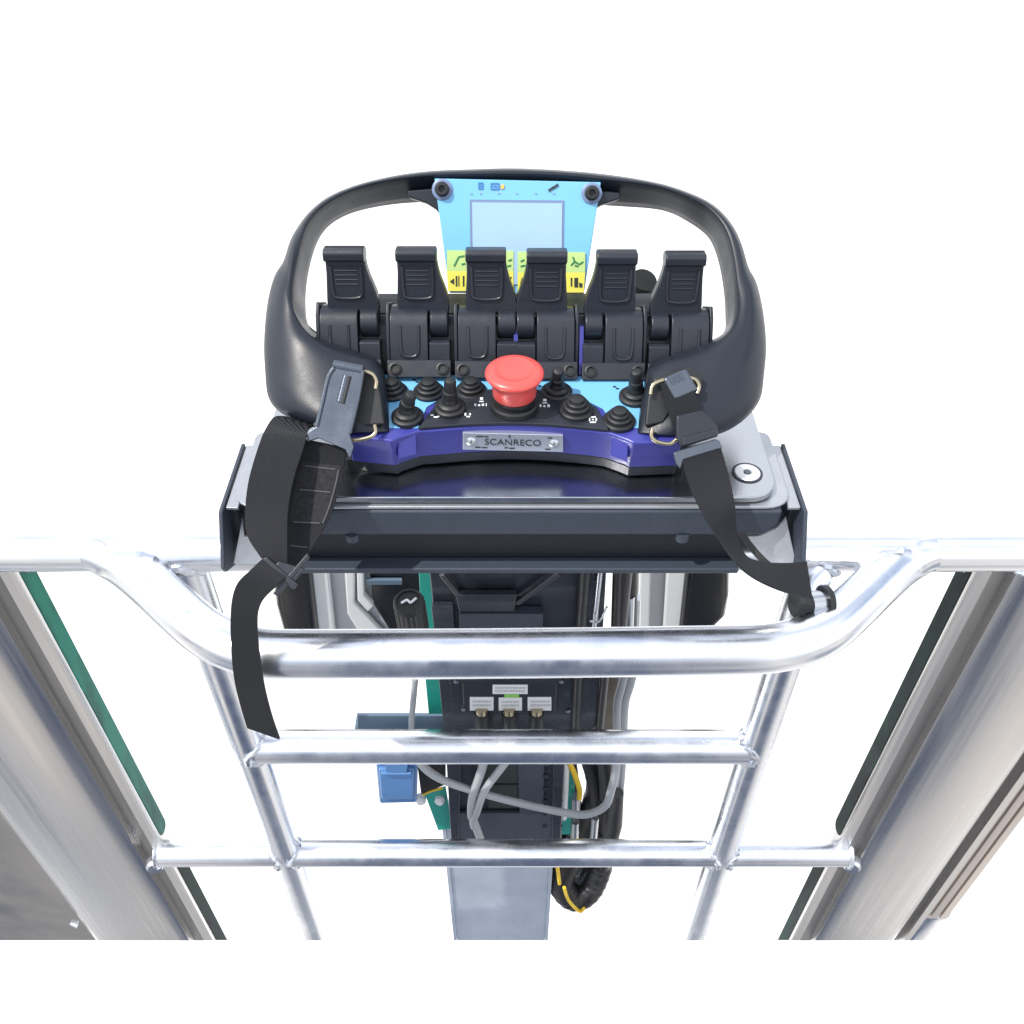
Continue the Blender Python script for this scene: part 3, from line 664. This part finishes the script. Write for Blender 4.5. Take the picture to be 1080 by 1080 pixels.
for i in range(n):
    o, m, q = fine[0][i], fine[1][i], fine[2][i]; wd = (m - o).length
    d0, d1 = DF(o.y), DF(m.y); lobe = min(1, max(0, (wd - 20) / 70))
    cen = V((543, 320, 0)); ob = o + (cen - o).normalized() * (3 + 8 * lobe)
    bulge = .0025 + .010 * lobe
    a, b = o.lerp(m, .22), o.lerp(m, .62)
    deep = .034 if lobe < .5 else .034 - .012 * (lobe - .5)
    ring = [P(ob.x, ob.y, d0 + .040), P(o.x, o.y, d0 + .012), P(a.x, a.y, DF(a.y) - bulge * .8), P(b.x, b.y, DF(b.y) - bulge), P(m.x, m.y, d1 - .001), P(q.x, q.y, d1 + deep)]
    rows.append(ring)
k = 6; vs_ = [p for r in rows for p in r]; fs = []
for i in range(n - 1):
    for j in range(k): fs.append([i * k + j, i * k + (j + 1) % k, (i + 1) * k + (j + 1) % k, (i + 1) * k + j])
fs += [list(range(k)), list(range(n * k - 1, (n - 1) * k - 1, -1))]
mb.add(vs_, fs)
for i in range(n - 1):
    mb.crease.append((i * k + 4, (i + 1) * k + 4, .93)); mb.crease.append((i * k + 5, (i + 1) * k + 5, .8)); mb.crease.append((i * k + 1, (i + 1) * k + 1, .35)); mb.crease.append((i * k, (i + 1) * k, .6))
for i in (0, n - 1):
    for j in range(k): mb.crease.append((i * k + j, i * k + (j + 1) % k, .6))
frame = build('guard_frame', mb, M['frame'], desk, sub=2)
# flat dark slabs painting in the shaded strap recesses, and the wire rings
for pk in ([(374, 390), (390, 390), (397, 396), (402, 416), (406, 448), (374, 450), (370, 420)], [(690, 398), (728, 386), (742, 396), (740, 412), (716, 420), (700, 446), (680, 450), (683, 420)]):
    mb = MB(); mb.prism([P(x, y, .7255) for x, y in pk], FW * .004)
    build('pocket_shade', mb, M['rubber'], frame, bevel=.002)
for wr, dd in (([(372, 394), (384, 392), (393, 395), (397, 402), (396, 410)], .7205), ([(366, 463), (376, 464), (390, 461), (396, 456), (395, 448)], .7215),
           ([(686, 416), (688, 407), (696, 402), (716, 398), (732, 400), (737, 407), (735, 415)], .7205), ([(688, 452), (687, 460), (693, 466), (706, 468), (714, 463)], .7215)):
    mb = MB(); mb.tube(smooth([P(x, y, dd) for x, y in wr], 6), .0017, 12); build('wire_ring', mb, M['brass'], frame)

# ================================================================== STRAPS
ls = thing('carrying_strap', 'wide black webbing strap hanging on the left palm rest with long loose tail', 'strap', P(315, 470, .722))
mb = MB()
cp = [(351, 383), (383, 389), (378, 420), (369, 459), (373, 471), (369, 484), (364, 474), (336, 462), (324, 466), (323, 457), (334, 449), (346, 398)]
mb.prism([P(x, y, .7165 - .00004 * (y - 383)) for x, y in cp], FW * .0025)
clip = build('steel_clip', mb, M['clip'], ls, bevel=.0008)
mb = MB(); mb.tube([P(352, 384.5, .719), P(383, 390.5, .719)], .0042, 16); build('clip_roll', mb, M['clip'], clip)
for ed in ([(352, 388), (346, 398), (340, 424), (334, 449)], [(383, 391), (378, 420), (369, 457)]):
    mb = MB(); mb.tube(smooth([P(x, y, .7160 - .00004 * (y - 383)) for x, y in ed], 4), .0015, 8); build('folded_edge', mb, M['clip'], clip)
mb = MB(); mb.tube(smooth([P(365, 396, .7165), P(358, 424, .7155)], 6), .0026, 12); build('pressed_rib', mb, M['clip'], clip)
mb = MB(); mb.tube([P(369, 397, .7168), P(362, 426, .7158)], .0020, 10); build('slot', mb, M['rubber'], clip)
def RB(Le, Re, th=.0022, **k):
    mb = MB(); mb.ribbon([P(*a) if a[2] < 1 else a for a in Le], [P(*a) for a in Re], th, **k); return mb
FL = [(322, 463, .7215), (316, 482, .7225), (309, 510, .722), (303, 545, .720), (301, 575, .712), (301, 604, .700)]
FR = [(364, 472, .7215), (363, 488, .7225), (358, 515, .721), (347, 547, .718), (329, 578, .711), (306, 608, .700)]
fold = build('stitched_fold', RB(FL, FR), M['web'], ls)
L2, R2 = smooth([P(*a) for a in FL], 6), smooth([P(*a) for a in FR], 6)
def over(i, t, h): p = L2[i].lerp(R2[i], t); return p + (CAM - p).normalized() * h
mb = MB(); rowsl = range(7, 20); top_ = [over(i, t, .0016) for i in rowsl for t in (.06, .35, .65, .94)]
mb.add(top_ + [p + FW * .0012 for p in top_], [[i * 4 + k, i * 4 + k + 1, i * 4 + k + 5, i * 4 + k + 4] for i in range(12) for k in range(3)] + [[52 + i * 4 + k, 52 + i * 4 + k + 4, 52 + i * 4 + k + 5, 52 + i * 4 + k + 1] for i in range(12) for k in range(3)]
       + [[i * 4, i * 4 + 4, 56 + i * 4, 52 + i * 4] for i in range(12)] + [[i * 4 + 3, 55 + i * 4, 59 + i * 4, i * 4 + 7] for i in range(12)] + [[k, 52 + k, 53 + k, k + 1] for k in range(3)] + [[48 + k, 49 + k, 101 + k, 100 + k] for k in range(3)])
build('hook_patch', mb, M['stitch'], fold)
for i in (8, 13, 19, 24):
    mb = MB(); mb.tube([over(i, t / 6, .0019 if i < 20 else .0013) for t in range(1, 6)], .0006, 6); build('seam', mb, M['thread'], fold)
mb = MB(); mb.tube([over(i, .90 - (i - 7) * .0, .0019) for i in range(8, 20)], .0006, 6); build('seam', mb, M['thread'], fold)
mb = RB([(300, 440, .745), (289, 441, .728), (281, 452, .714), (274, 468, .708), (263, 505, .702), (259, 538, .698), (261, 565, .692), (275, 588, .686)],
        [(332, 448, .745), (326, 452, .728), (324, 458, .714), (321, 470, .709), (310, 505, .703), (304, 538, .698), (303, 570, .691), (303, 604, .686)])
build('webbing', mb, M['web'], ls)
mb = RB([(279, 588, .684), (266, 600, .680), (249, 618, .679), (243.5, 652, .697), (246, 706, .728), (253, 740, .755), (261, 767, .776)],
        [(303, 608, .682), (293, 617, .678), (275, 637, .684), (271.5, 664, .702), (278, 718, .735), (286, 752, .762), (295, 779, .783)])
build('loose_tail', mb, M['web'], ls)
mb = MB()
mb.prism([P(276, 590, .6815), P(281, 587, .6815), P(314, 616, .680), (P(309, 622, .680))], FW * .004)
mb.prism([P(324, 583, .684), P(327, 588, .684), P(292, 629, .679), P(287, 626, .679)], FW * .003)
mb.prism([P(289, 596, .6825), P(294, 592, .6825), P(322, 600, .683), P(306, 618, .6815)], FW * .003)
build('slider_buckle', mb, M['plastic'], ls, bevel=.001)

rs = thing('carrying_strap', 'black webbing strap with plastic buckle hanging on the right palm rest and looping outwards', 'strap', P(735, 480, .722))
mb = MB(); pr = [(699, 399), (724, 388), (737, 411), (712, 422)]
mb.prism([P(x, y, .7165) for x, y in pr], FW * .006)
b0 = build('strap_clip', mb, M['clip'], rs, bevel=.0025, seg=3)
mb = MB()
for t in (.3, .5, .7): mb.tube([P(699 + 25 * t, 399 - 11 * t + 2, .7163), P(703 + 25 * t, 406 - 11 * t + 2, .7163)], .0013, 8)
build('clip_rib', mb, M['clip'], b0)
mb = RB([(696, 404, .7195), (702, 425, .7195), (709, 448, .719), (713, 462, .7185)], [(722, 404, .719), (733, 415, .718), (740, 435, .7175), (745, 452, .717)])
build('short_webbing', mb, M['web'], rs)
mb = MB(); mb.prism([P(x, y, .712) for x, y in [(713, 438), (741, 432), (750, 441), (757, 450), (758, 460), (719, 472), (713, 460)]], FW * .007)
bk = build('buckle', mb, M['plastic'], rs, bevel=.0022, seg=3)
mb = MB(); mb.prism([P(x, y, .7105) for x, y in [(719, 461), (757, 451), (758, 460), (720, 471)]], FW * .006); build('buckle_ridge', mb, M['plastic'], bk, bevel=.0015)
mb = MB(); mb.prism([P(x, y, .7115) for x, y in [(710, 477), (754, 463), (759, 464), (763, 473), (757, 474), (721, 485), (718, 495), (713, 489)]], FW * .005); build('ladder_lock', mb, M['clip'], bk, bevel=.0015)
mb = RB([(719, 480, .7135), (721, 492, .7130), (729, 517, .7085), (743, 546, .702), (757, 567, .700), (775, 592, .702), (794, 609, .706), (823, 623, .715), (856, 632, .728)],
        [(759, 470, .7135), (763, 482, .7130), (770, 508, .7080), (775, 534, .702), (776, 556, .705), (785, 585, .712), (805, 593, .718), (830, 594, .726), (850, 592, .735)])
build('webbing', mb, M['web'], rs)
mb = MB(); mb.tube(smooth([P(782, 562, .745), P(790, 574, .742), P(802, 588, .738), P(813, 598, .736)], 5), .0028, 10); build('cord', mb, M['rubber'], rs)

# ================================================================== LOCKING PIN on the right post
pin = thing('locking_pin', 'black rubber capped steel pin beside the right inner post under the strap end', 'pin', P(860, 638, .80))
mb = MB(); a, b = P(838, 638, .792), P(874, 634, .80)
mb.tube([a, a.lerp(b, .12), a.lerp(b, .13), a.lerp(b, .45)], [.0115, .0125, .0100, .0100], 22); build('rubber_cap', mb, M['rubber'], pin)
mb = MB(); mb.tube([a.lerp(b, .40), a.lerp(b, .80)], .0105, 22); build('steel_body', mb, M['steel'], pin)
mb = MB(); mb.tube([a.lerp(b, .80), a.lerp(b, .95), b], [.014, .0145, .011], 22); build('end_collar', mb, M['rubber'], pin)
mb = MB(); mb.tube(smooth([P(868, 606, .815), P(856, 618, .81), P(853, 634, .805)], 5), .0095, 16); build('lug', mb, M['alu'], pin)

# ================================================================== LIFT MAST behind the railing
mast = thing('lift_mast', 'black and pale grey upright boom head behind the railing with teal side plates', 'boom', (0, .74, 0))
yb = .74
xa, xb = PY(478, 950, yb).x, PY(577, 950, yb).x
zb0, zb1 = CAM.z - CUT * yb, PY(540, 870, yb).z
mb = MB()
mb.prism([V((xa, yb, zb1)), V((xb, yb, zb1)), V((xb, yb, CAM.z - CUT * yb)), V((xa, yb, CAM.z - CUT * yb))], (0, .006, 0))
for x in (xa - .006, xb):
    mb.prism([V((x, yb - .003, zb1)), V((x + .006, yb - .003, zb1)), V((x + .006, yb - .003, CAM.z - CUT * (yb - .003))), V((x, yb - .003, CAM.z - CUT * (yb - .003)))], (0, .012, 0))
mb.prism([V((xa + .002, yb + .007, zb1)), V((xb - .002, yb + .007, zb1)), V((xb - .002, yb + .10, zb1)), V((xa + .002, yb + .10, zb1))], (0, 0, zb0 - zb1 + .02))
build('mast_tube', mb, M['mast'], mast, bevel=.001)
# black head
def face(mb, px, y, th): mb.prism([PY(a, b, y) for a, b in px], (0, th, 0))
mb = MB(); face(mb, [(452, 596), (640, 596), (634, 700), (629, 766), (596, 792), (592, 890), (482, 890), (476, 790), (462, 700)], .715, .02)
head = build('head_plate', mb, M['black'], mast, bevel=.002)
mb = MB(); face(mb, [(455, 640), (478, 640), (486, 790), (484, 890), (476, 890), (470, 790)], .705, .009); face(mb, [(612, 596), (640, 596), (634, 700), (629, 766), (596, 790), (591, 890), (582, 890), (584, 786), (612, 740)], .705, .009)
mb.tube([PY(466, 605, .706), PY(494, 640, .706)], .004, 8); mb.tube([PY(590, 604, .706), PY(545, 636, .706)], .004, 8)
build('head_rib', mb, M['black'], mast, bevel=.001)
mb = MB(); face(mb, [(484, 648), (573, 648), (572, 690), (485, 690)], .700, .014); build('cross_plate', mb, M['coat'], mast, bevel=.0015)
mb = MB(); face(mb, [(480, 628), (545, 628), (543, 646), (484, 646)], .702, .01); build('latch_block', mb, M['black'], mast, bevel=.002)
mb = MB(); face(mb, [(514, 828), (546, 828), (545, 852), (515, 852)], .7115, .003); face(mb, [(508, 806), (546, 806), (546, 826), (512, 826)], .7115, .003); build('opening', mb, M['ink'], mast)
mb = MB(); face(mb, [(546, 806), (574, 806), (573, 888), (548, 858)], .709, .005); face(mb, [(484, 858), (590, 858), (588, 890), (484, 890)], .708, .006); build('lower_plate', mb, M['coat'], mast, bevel=.001)
for rx in (576, 592):
    mb = MB()
    for k in range(6): mb.lathe(PY(rx - k * .3, 806 + k * 13, .7075), (0, -1, .2), [(.004, -.002), (.004, .001), (0, .0015)], 10)
    build('bolt_row', mb, M['black'], mast)
mb = MB(); face(mb, [(441, 590), (466, 590), (472, 690), (475, 785), (455, 785), (446, 690)], .76, .006)
t1 = build('side_plate', mb, M['teal'], mast, bevel=.001); t1['label'] = 'teal painted side plate'
mb = MB(); face(mb, [(448, 838), (470, 832), (477, 874), (462, 876)], .735, .006); t2 = build('lower_lug', mb, M['teal'], mast, bevel=.001)
mb = MB()
for p in ((444, 843), (464, 843)): mb.lathe(PY(*p, .733), (0, -1, .1), [(.008, -.006), (.008, .004), (.005, .008), (0, .008)], 12)
build('lug_bolt', mb, M['white'], mast)
mb = MB(); face(mb, [(590, 806), (603, 806), (602, 880), (588, 880)], .735, .004); face(mb, [(598, 815), (606, 812), (606, 840), (598, 842)], .745, .004); build('inner_plate', mb, M['teal'], mast)
mb = MB(); mb.tube([PY(597, 800, .728), PY(594, 862, .728)], .006, 12); build('return_pipe', mb, M['white'], mast)
mb = MB(); mb.box(PY(424, 772, .745), (.068, 0, 0), (0, .030, 0), (0, 0, .004)); face(mb, [(377, 755), (472, 755), (472, 792), (377, 792)], .735, .004); build('shelf_plate', mb, M['slate'], mast, bevel=.001)
mb = MB(); mb.tube([PY(438, 715, .715), PY(434, 760, .715), PY(434, 795, .715)], .0042, 12); build('thin_cable', mb, M['cable'], mast)
# cylinders and conduits to the right of the head
mb = MB()
for xs, r, y in (((652, 648), .006, .715), ((660, 650), .009, .72), ((666, 664), .008, .74)): mb.tube([PY(xs[0], 590, y), PY(xs[1], 700, y)], r, 14)
build('hydraulic_hose', mb, M['hose'], mast)
mb = MB(); mb.tube([PY(634, 590, .70), PY(622, 700, .70)], .0035, 12); mb.tube([PY(671, 630, .745), PY(669, 700, .745)], .0065, 14); mb.tube([PY(664, 628, .735), PY(662, 700, .735)], .0065, 14); build('chrome_rod', mb, M['steel'], mast)
mb = MB(); face(mb, [(616, 600), (628, 598), (632, 660), (618, 664)], .702, .008); build('hose_clamp', mb, M['black'], mast, bevel=.001)
mb = MB(); mb.tube(smooth([PY(622, 655, .69), PY(632, 655, .69), PY(640, 640, .69)], 5), .0014, 8); build('clamp_wire', mb, M['steel'], mast)
mb = MB(); face(mb, [(622, 700), (662, 700), (655, 735), (650, 790), (618, 790)], .76, .006); build('dust_cover', mb, M['tan'], mast, bevel=.002)
mb = MB(); mb.tube(smooth([PY(672, 690, .735), PY(664, 722, .735), PY(658, 746, .735), PY(656, 800, .735), PY(652, 850, .735)], 6), .0068, 14)
mb.tube(smooth([PY(664, 690, .73), PY(656, 722, .73), PY(651, 746, .73), PY(651, 800, .73), PY(646, 850, .73)], 6), .006, 14); build('grey_pipe', mb, M['cable'], mast)
mb = MB(); mb.tube([PY(652, 836, .715), PY(648, 870, .715), PY(644, 884, .715)], [.0085, .0125, .013], 14); build('cable_sleeve', mb, M['rubber'], mast)
mb = MB(); mb.tube([PY(618, 590, .70), PY(610, 700, .70), PY(606, 790, .70)], .0065, 12); mb.tube([PY(640, 690, .70), PY(630, 790, .70)], .0055, 12); build('black_conduit', mb, M['hose'], mast)

# connector box
cb = thing('connector_box', 'black connector box with white labels and three plugs on the boom head', 'junction box', PY(540, 745, .695))
mb = MB(); face(mb, [(487, 721), (588, 721), (586, 752), (489, 752)], .692, .022); box = build('box_body', mb, M['plastic'], cb, bevel=.002)
mb = MB(); face(mb, [(474, 716), (622, 716), (616, 790), (480, 790)], .7035, .001); face(mb, [(483, 716), (592, 716), (592, 720), (483, 720)], .690, .012); build('back_plate', mb, M['black'], cb, bevel=.0004)
for i, (x0, x1, y0, y1) in enumerate(((519.5, 556.5, 722.5, 732), (495.5, 520.5, 735.5, 749.5), (526, 550.5, 736, 749.5), (556.5, 581.5, 735.5, 749.5))):
    mb = MB(); face(mb, [(x0, y0), (x1, y0), (x1, y1), (x0, y1)], .691, .0008); lb = build('label_plate', mb, M['anod'] if 0 else M['white'], cb)
    for row in ((.34, .62) if i else (.35, .7)):
        mb = MB(); x = x0 + 3
        while x < x1 - 3:
            wd = random.uniform(1.0, 2.6); face(mb, [(x, y0 + (y1 - y0) * row - 1), (x + wd, y0 + (y1 - y0) * row - 1), (x + wd, y0 + (y1 - y0) * row + .9), (x, y0 + (y1 - y0) * row + .9)], .6904, .0004); x += wd + .7
        build('fine_print', mb, M['mgrey'] if i else M['mgrey'], lb)
mb = MB(); face(mb, [(532, 732.4), (547.5, 732.4), (547.5, 735.6), (532, 735.6)], .691, .0008); build('green_tag', mb, mat('green_tag_paint', (.22, .55, .10), .5), cb)
for x in (508, 537, 566):
    c = PY(x, 750, .690); mb = MB(); mb.lathe(c, (0, -.25, -1), [(.0080, -.004), (.0080, .0035), (.0062, .0045)], 18); pl = build('plug_ring', mb, M['brass'], cb)
    mb = MB(); mb.lathe(c, (0, -.25, -1), [(.0075, .003), (.0098, .0045), (.0098, .030), (.007, .034), (.006, .06), (0, .06)], 18); build('plug', mb, M['rubber'], cb)
mb = MB()
for p in ((481, 719), (592, 719), (489, 748), (599, 750)): mb.lathe(PY(*p, .6905), (0, -1, .1), [(.003, -.004), (.003, .001), (0, .0015)], 8)
build('box_screw', mb, M['steel'], cb)

# black screw knob
kn = thing('round_knob', 'black ribbed round knob with white mark standing left of the boom head', 'knob', PY(431, 660, .66))
c = PY(431, 634, .66); mb = MB(); ax = V((0, -.2, 1)); mb.lathe(c - V(ax).normalized() * .036, ax, [(.0150, -.03), (.0165, -.028), (.0168, .034), (.0158, .036), (.0135, .036), (.0132, .034), (0, .034)], 30)
for k in range(20):
    g = 2 * math.pi * k / 20; a = V(ax).normalized(); u_ = a.orthogonal().normalized(); v_ = a.cross(u_); o_ = c - a * .036 + (u_ * math.cos(g) + v_ * math.sin(g)) * .0168
    mb.tube([o_ - a * .026, o_ + a * .032], .0010, 6)
kb = build('knob_body', mb, M['rubber'], kn)
mb = MB(); a = V(ax).normalized(); t_ = c - a * .0005
for u0, v0, u1, v1 in ((-.008, -.002, -.002, .002), (-.002, .002, .002, -.002), (.002, -.002, .008, .004)):
    mb.tube([t_ + V((u0, 0, 0)) + V((0, 1, .2)) * v0, t_ + V((u1, 0, 0)) + V((0, 1, .2)) * v1], .0014, 6)
build('knob_mark', mb, M['white'], kb)

# blue power socket
so = thing('power_socket', 'blue plastic power socket with closed flip lid below the middle rung', 'socket', PY(420, 830, .71))
mb = MB(); mb.frustum([PY(x, y, .700) for x, y in [(396, 803), (441, 803), (440, 846), (400, 847)]], [PY(x, y, .75) for x, y in [(400, 800), (440, 800), (438, 838), (404, 838)]]); build('socket_body', mb, M['socket'], so, bevel=.004, seg=3)
mb = MB(); face(mb, [(399, 812), (437, 812), (436, 843), (402, 844)], .694, .008); lid = build('flip_lid', mb, M['socket'], so, bevel=.003, seg=3)
mb = MB(); face(mb, [(406, 806), (430, 806), (429, 815), (407, 815)], .690, .008); mb.tube([PY(402, 815, .692), PY(434, 815, .692)], .003, 10); build('lid_hinge', mb, M['socket'], so, bevel=.001)
mb = MB(); face(mb, [(440, 806), (470, 806), (470, 828), (444, 838)], .735, .008); build('socket_back', mb, M['rubber'], so, bevel=.001)
mb = MB(); mb.tube(smooth([PY(446, 838, .728), PY(456, 834, .724), (PY(467, 831, .724))], 4), .0018, 8); build('yellow_wire', mb, M['ystripe'], so)

def cable(name, pts, y, r, m, label, cat, g=None, sub=8):
    mb = MB(); mb.tube(smooth([PY(a, b, c[0] if c else y) for a, b, *c in pts], sub), r, 14); return tag(build(name, mb, m), label, cat, g)
cable('grey_cable', [(438, 792), (446, 808), (466, 822), (500, 834), (540, 845), (590, 856), (618, 859), (638, 850), (645, 832), (650, 808), (651, 790)], .685, .0058, M['cable'],
      'long grey cable sagging from the blue socket across to the right pipes', 'cable')
cable('grey_cable', [(516, 780), (508, 812), (499, 838), (497, 858), (500, 866), (508, 888)], .682, .0062, M['cable'], 'left of two short pale cables looping down the boom opening', 'cable')
cable('grey_cable', [(544, 790), (527, 812), (511, 834), (503, 856), (499, 866), (500, 872)], .678, .0055, M['cable'], 'right of two short pale cables looping down the boom opening', 'cable')
hz_ = thing('hose_loop', 'thick black hose loop with yellow stripes hanging right of the pale mast', 'hose', PY(610, 950, .74))
mb = MB(); hp = [PY(x, y, yy) for x, y, yy in [(614, 770, .80), (628, 800, .80), (633, 830, .80), (622, 862, .80), (604, 900, .78), (592, 926, .76), (597, 941, .75), (608, 947, .75), (620, 940, .755), (628, 926, .77), (634, 906, .79), (637, 880, .80)]]
ps = smooth(hp, 10); mb.tube(ps, [.0235 + (.0010 if i % 4 == 0 else 0) for i in range(len(ps))], 20)
hb = build('hose_body', mb, M['hose'], hz_)
mb = MB(); mb.tube(smooth([PY(x, y, .73) for x, y in [(584, 880), (588, 915), (592, 940), (600, 955), (612, 962)]], 8)[0:14], .0034, 10)
mb.tube(smooth([PY(x, y, .715) for x, y in [(595, 936), (600, 950), (611, 961), (616, 958)]], 6), .0030, 10)
mb.tube(smooth([PY(x, y, .725) for x, y in [(592, 790), (604, 812), (611, 832), (611, 842)]], 6), .0042, 10); build('yellow_stripe', mb, M['ystripe'], hz_)
mb = MB(); mb.tube([PY(607, 840, .735), PY(607, 858, .735)], .008, 12); mb.tube([PY(607, 866, .735), PY(606, 886, .735)], .007, 12); mb.tube([PY(628, 862, .735), PY(626, 886, .735)], .006, 12); build('hose_fitting', mb, M['steel'], hz_)
mb = MB()
mb.tube(smooth([PY(x, y, .79) for x, y in [(606, 770), (622, 800), (630, 840), (626, 885), (616, 920)]], 6), .0155, 16)
mb.tube(smooth([PY(x, y, .765) for x, y in [(622, 770), (638, 800), (641, 840), (640, 880), (636, 912)]], 6), .0135, 16)
mb.tube(smooth([PY(x, y, .80) for x, y in [(596, 780), (602, 820), (606, 870), (603, 920)]], 6), .013, 16)
build('hose_bundle', mb, M['hose'], hz_)
for x, y, yy, r in ((641, 842, .765, .0148), (639, 876, .765, .0148), (627, 872, .79, .0168)):
    mb = MB(); mb.tube([PY(x, y, yy), PY(x, y + 4, yy)], r, 18); build('cable_tie', mb, M['rubber'], hz_)
mb = MB(); face(mb, [(588, 855), (643, 855), (641, 908), (628, 944), (604, 944), (590, 905)], .80, .006); build('backing_plate', mb, M['black'], hz_)

# machine covers seen between bracket and hoop
def cover(strips, y, label):
    t = thing('body_cover', label, 'machine cover', PY(strips[0][1][0][0], 690, y))
    for nm, px, yy, th, m, bv in strips:
        mb = MB(); mb.prism([PY(a, b, yy) for a, b in px], (0, th, 0)); build(nm, mb, M[m], t, bevel=bv, seg=3)
    return t
cover([('cover_panel', [(322, 560), (420, 560), (420, 690), (340, 690)], 1.0, .03, 'mgrey', .004),
       ('raised_edge', [(322, 560), (342, 560), (356, 690), (338, 690)], .985, .012, 'lgrey', .004),
       ('raised_edge', [(360, 560), (374, 560), (374, 636), (404, 668), (404, 690), (392, 690), (366, 648)], .985, .012, 'lgrey', .004),
       ('raised_edge', [(375, 560), (382, 560), (384, 628), (394, 640), (388, 646), (377, 634)], .980, .012, 'lgrey', .003),
       ('black_end', [(290, 560), (324, 560), (338, 690), (312, 690), (300, 676), (290, 640), (287, 610)], .975, .06, 'gloss', .012),
       ('dark_grille', [(384, 560), (446, 560), (446, 690), (410, 690), (410, 664), (394, 638)], .99, .01, 'gloss', .003),
       ('grille_bar', [(386, 612), (424, 612), (424, 617), (386, 617)], .982, .006, 'slate', .001)], 1.0,
      'pale grey machine cover with a glossy black end at the left below the bracket')
cover([('cover_panel', [(664, 560), (732, 560), (718, 690), (660, 690)], 1.0, .03, 'mgrey', .004),
       ('raised_edge', [(676, 560), (688, 560), (684, 690), (672, 690)], .985, .012, 'lgrey', .004),
       ('raised_edge', [(706, 560), (730, 560), (716, 690), (698, 690)], .985, .012, 'lgrey', .004),
       ('black_end', [(728, 560), (771, 560), (770, 630), (766, 652), (754, 664), (744, 690), (714, 690)], .975, .06, 'gloss', .012)], 1.0,
      'pale grey machine cover with a glossy black end at the right below the bracket')
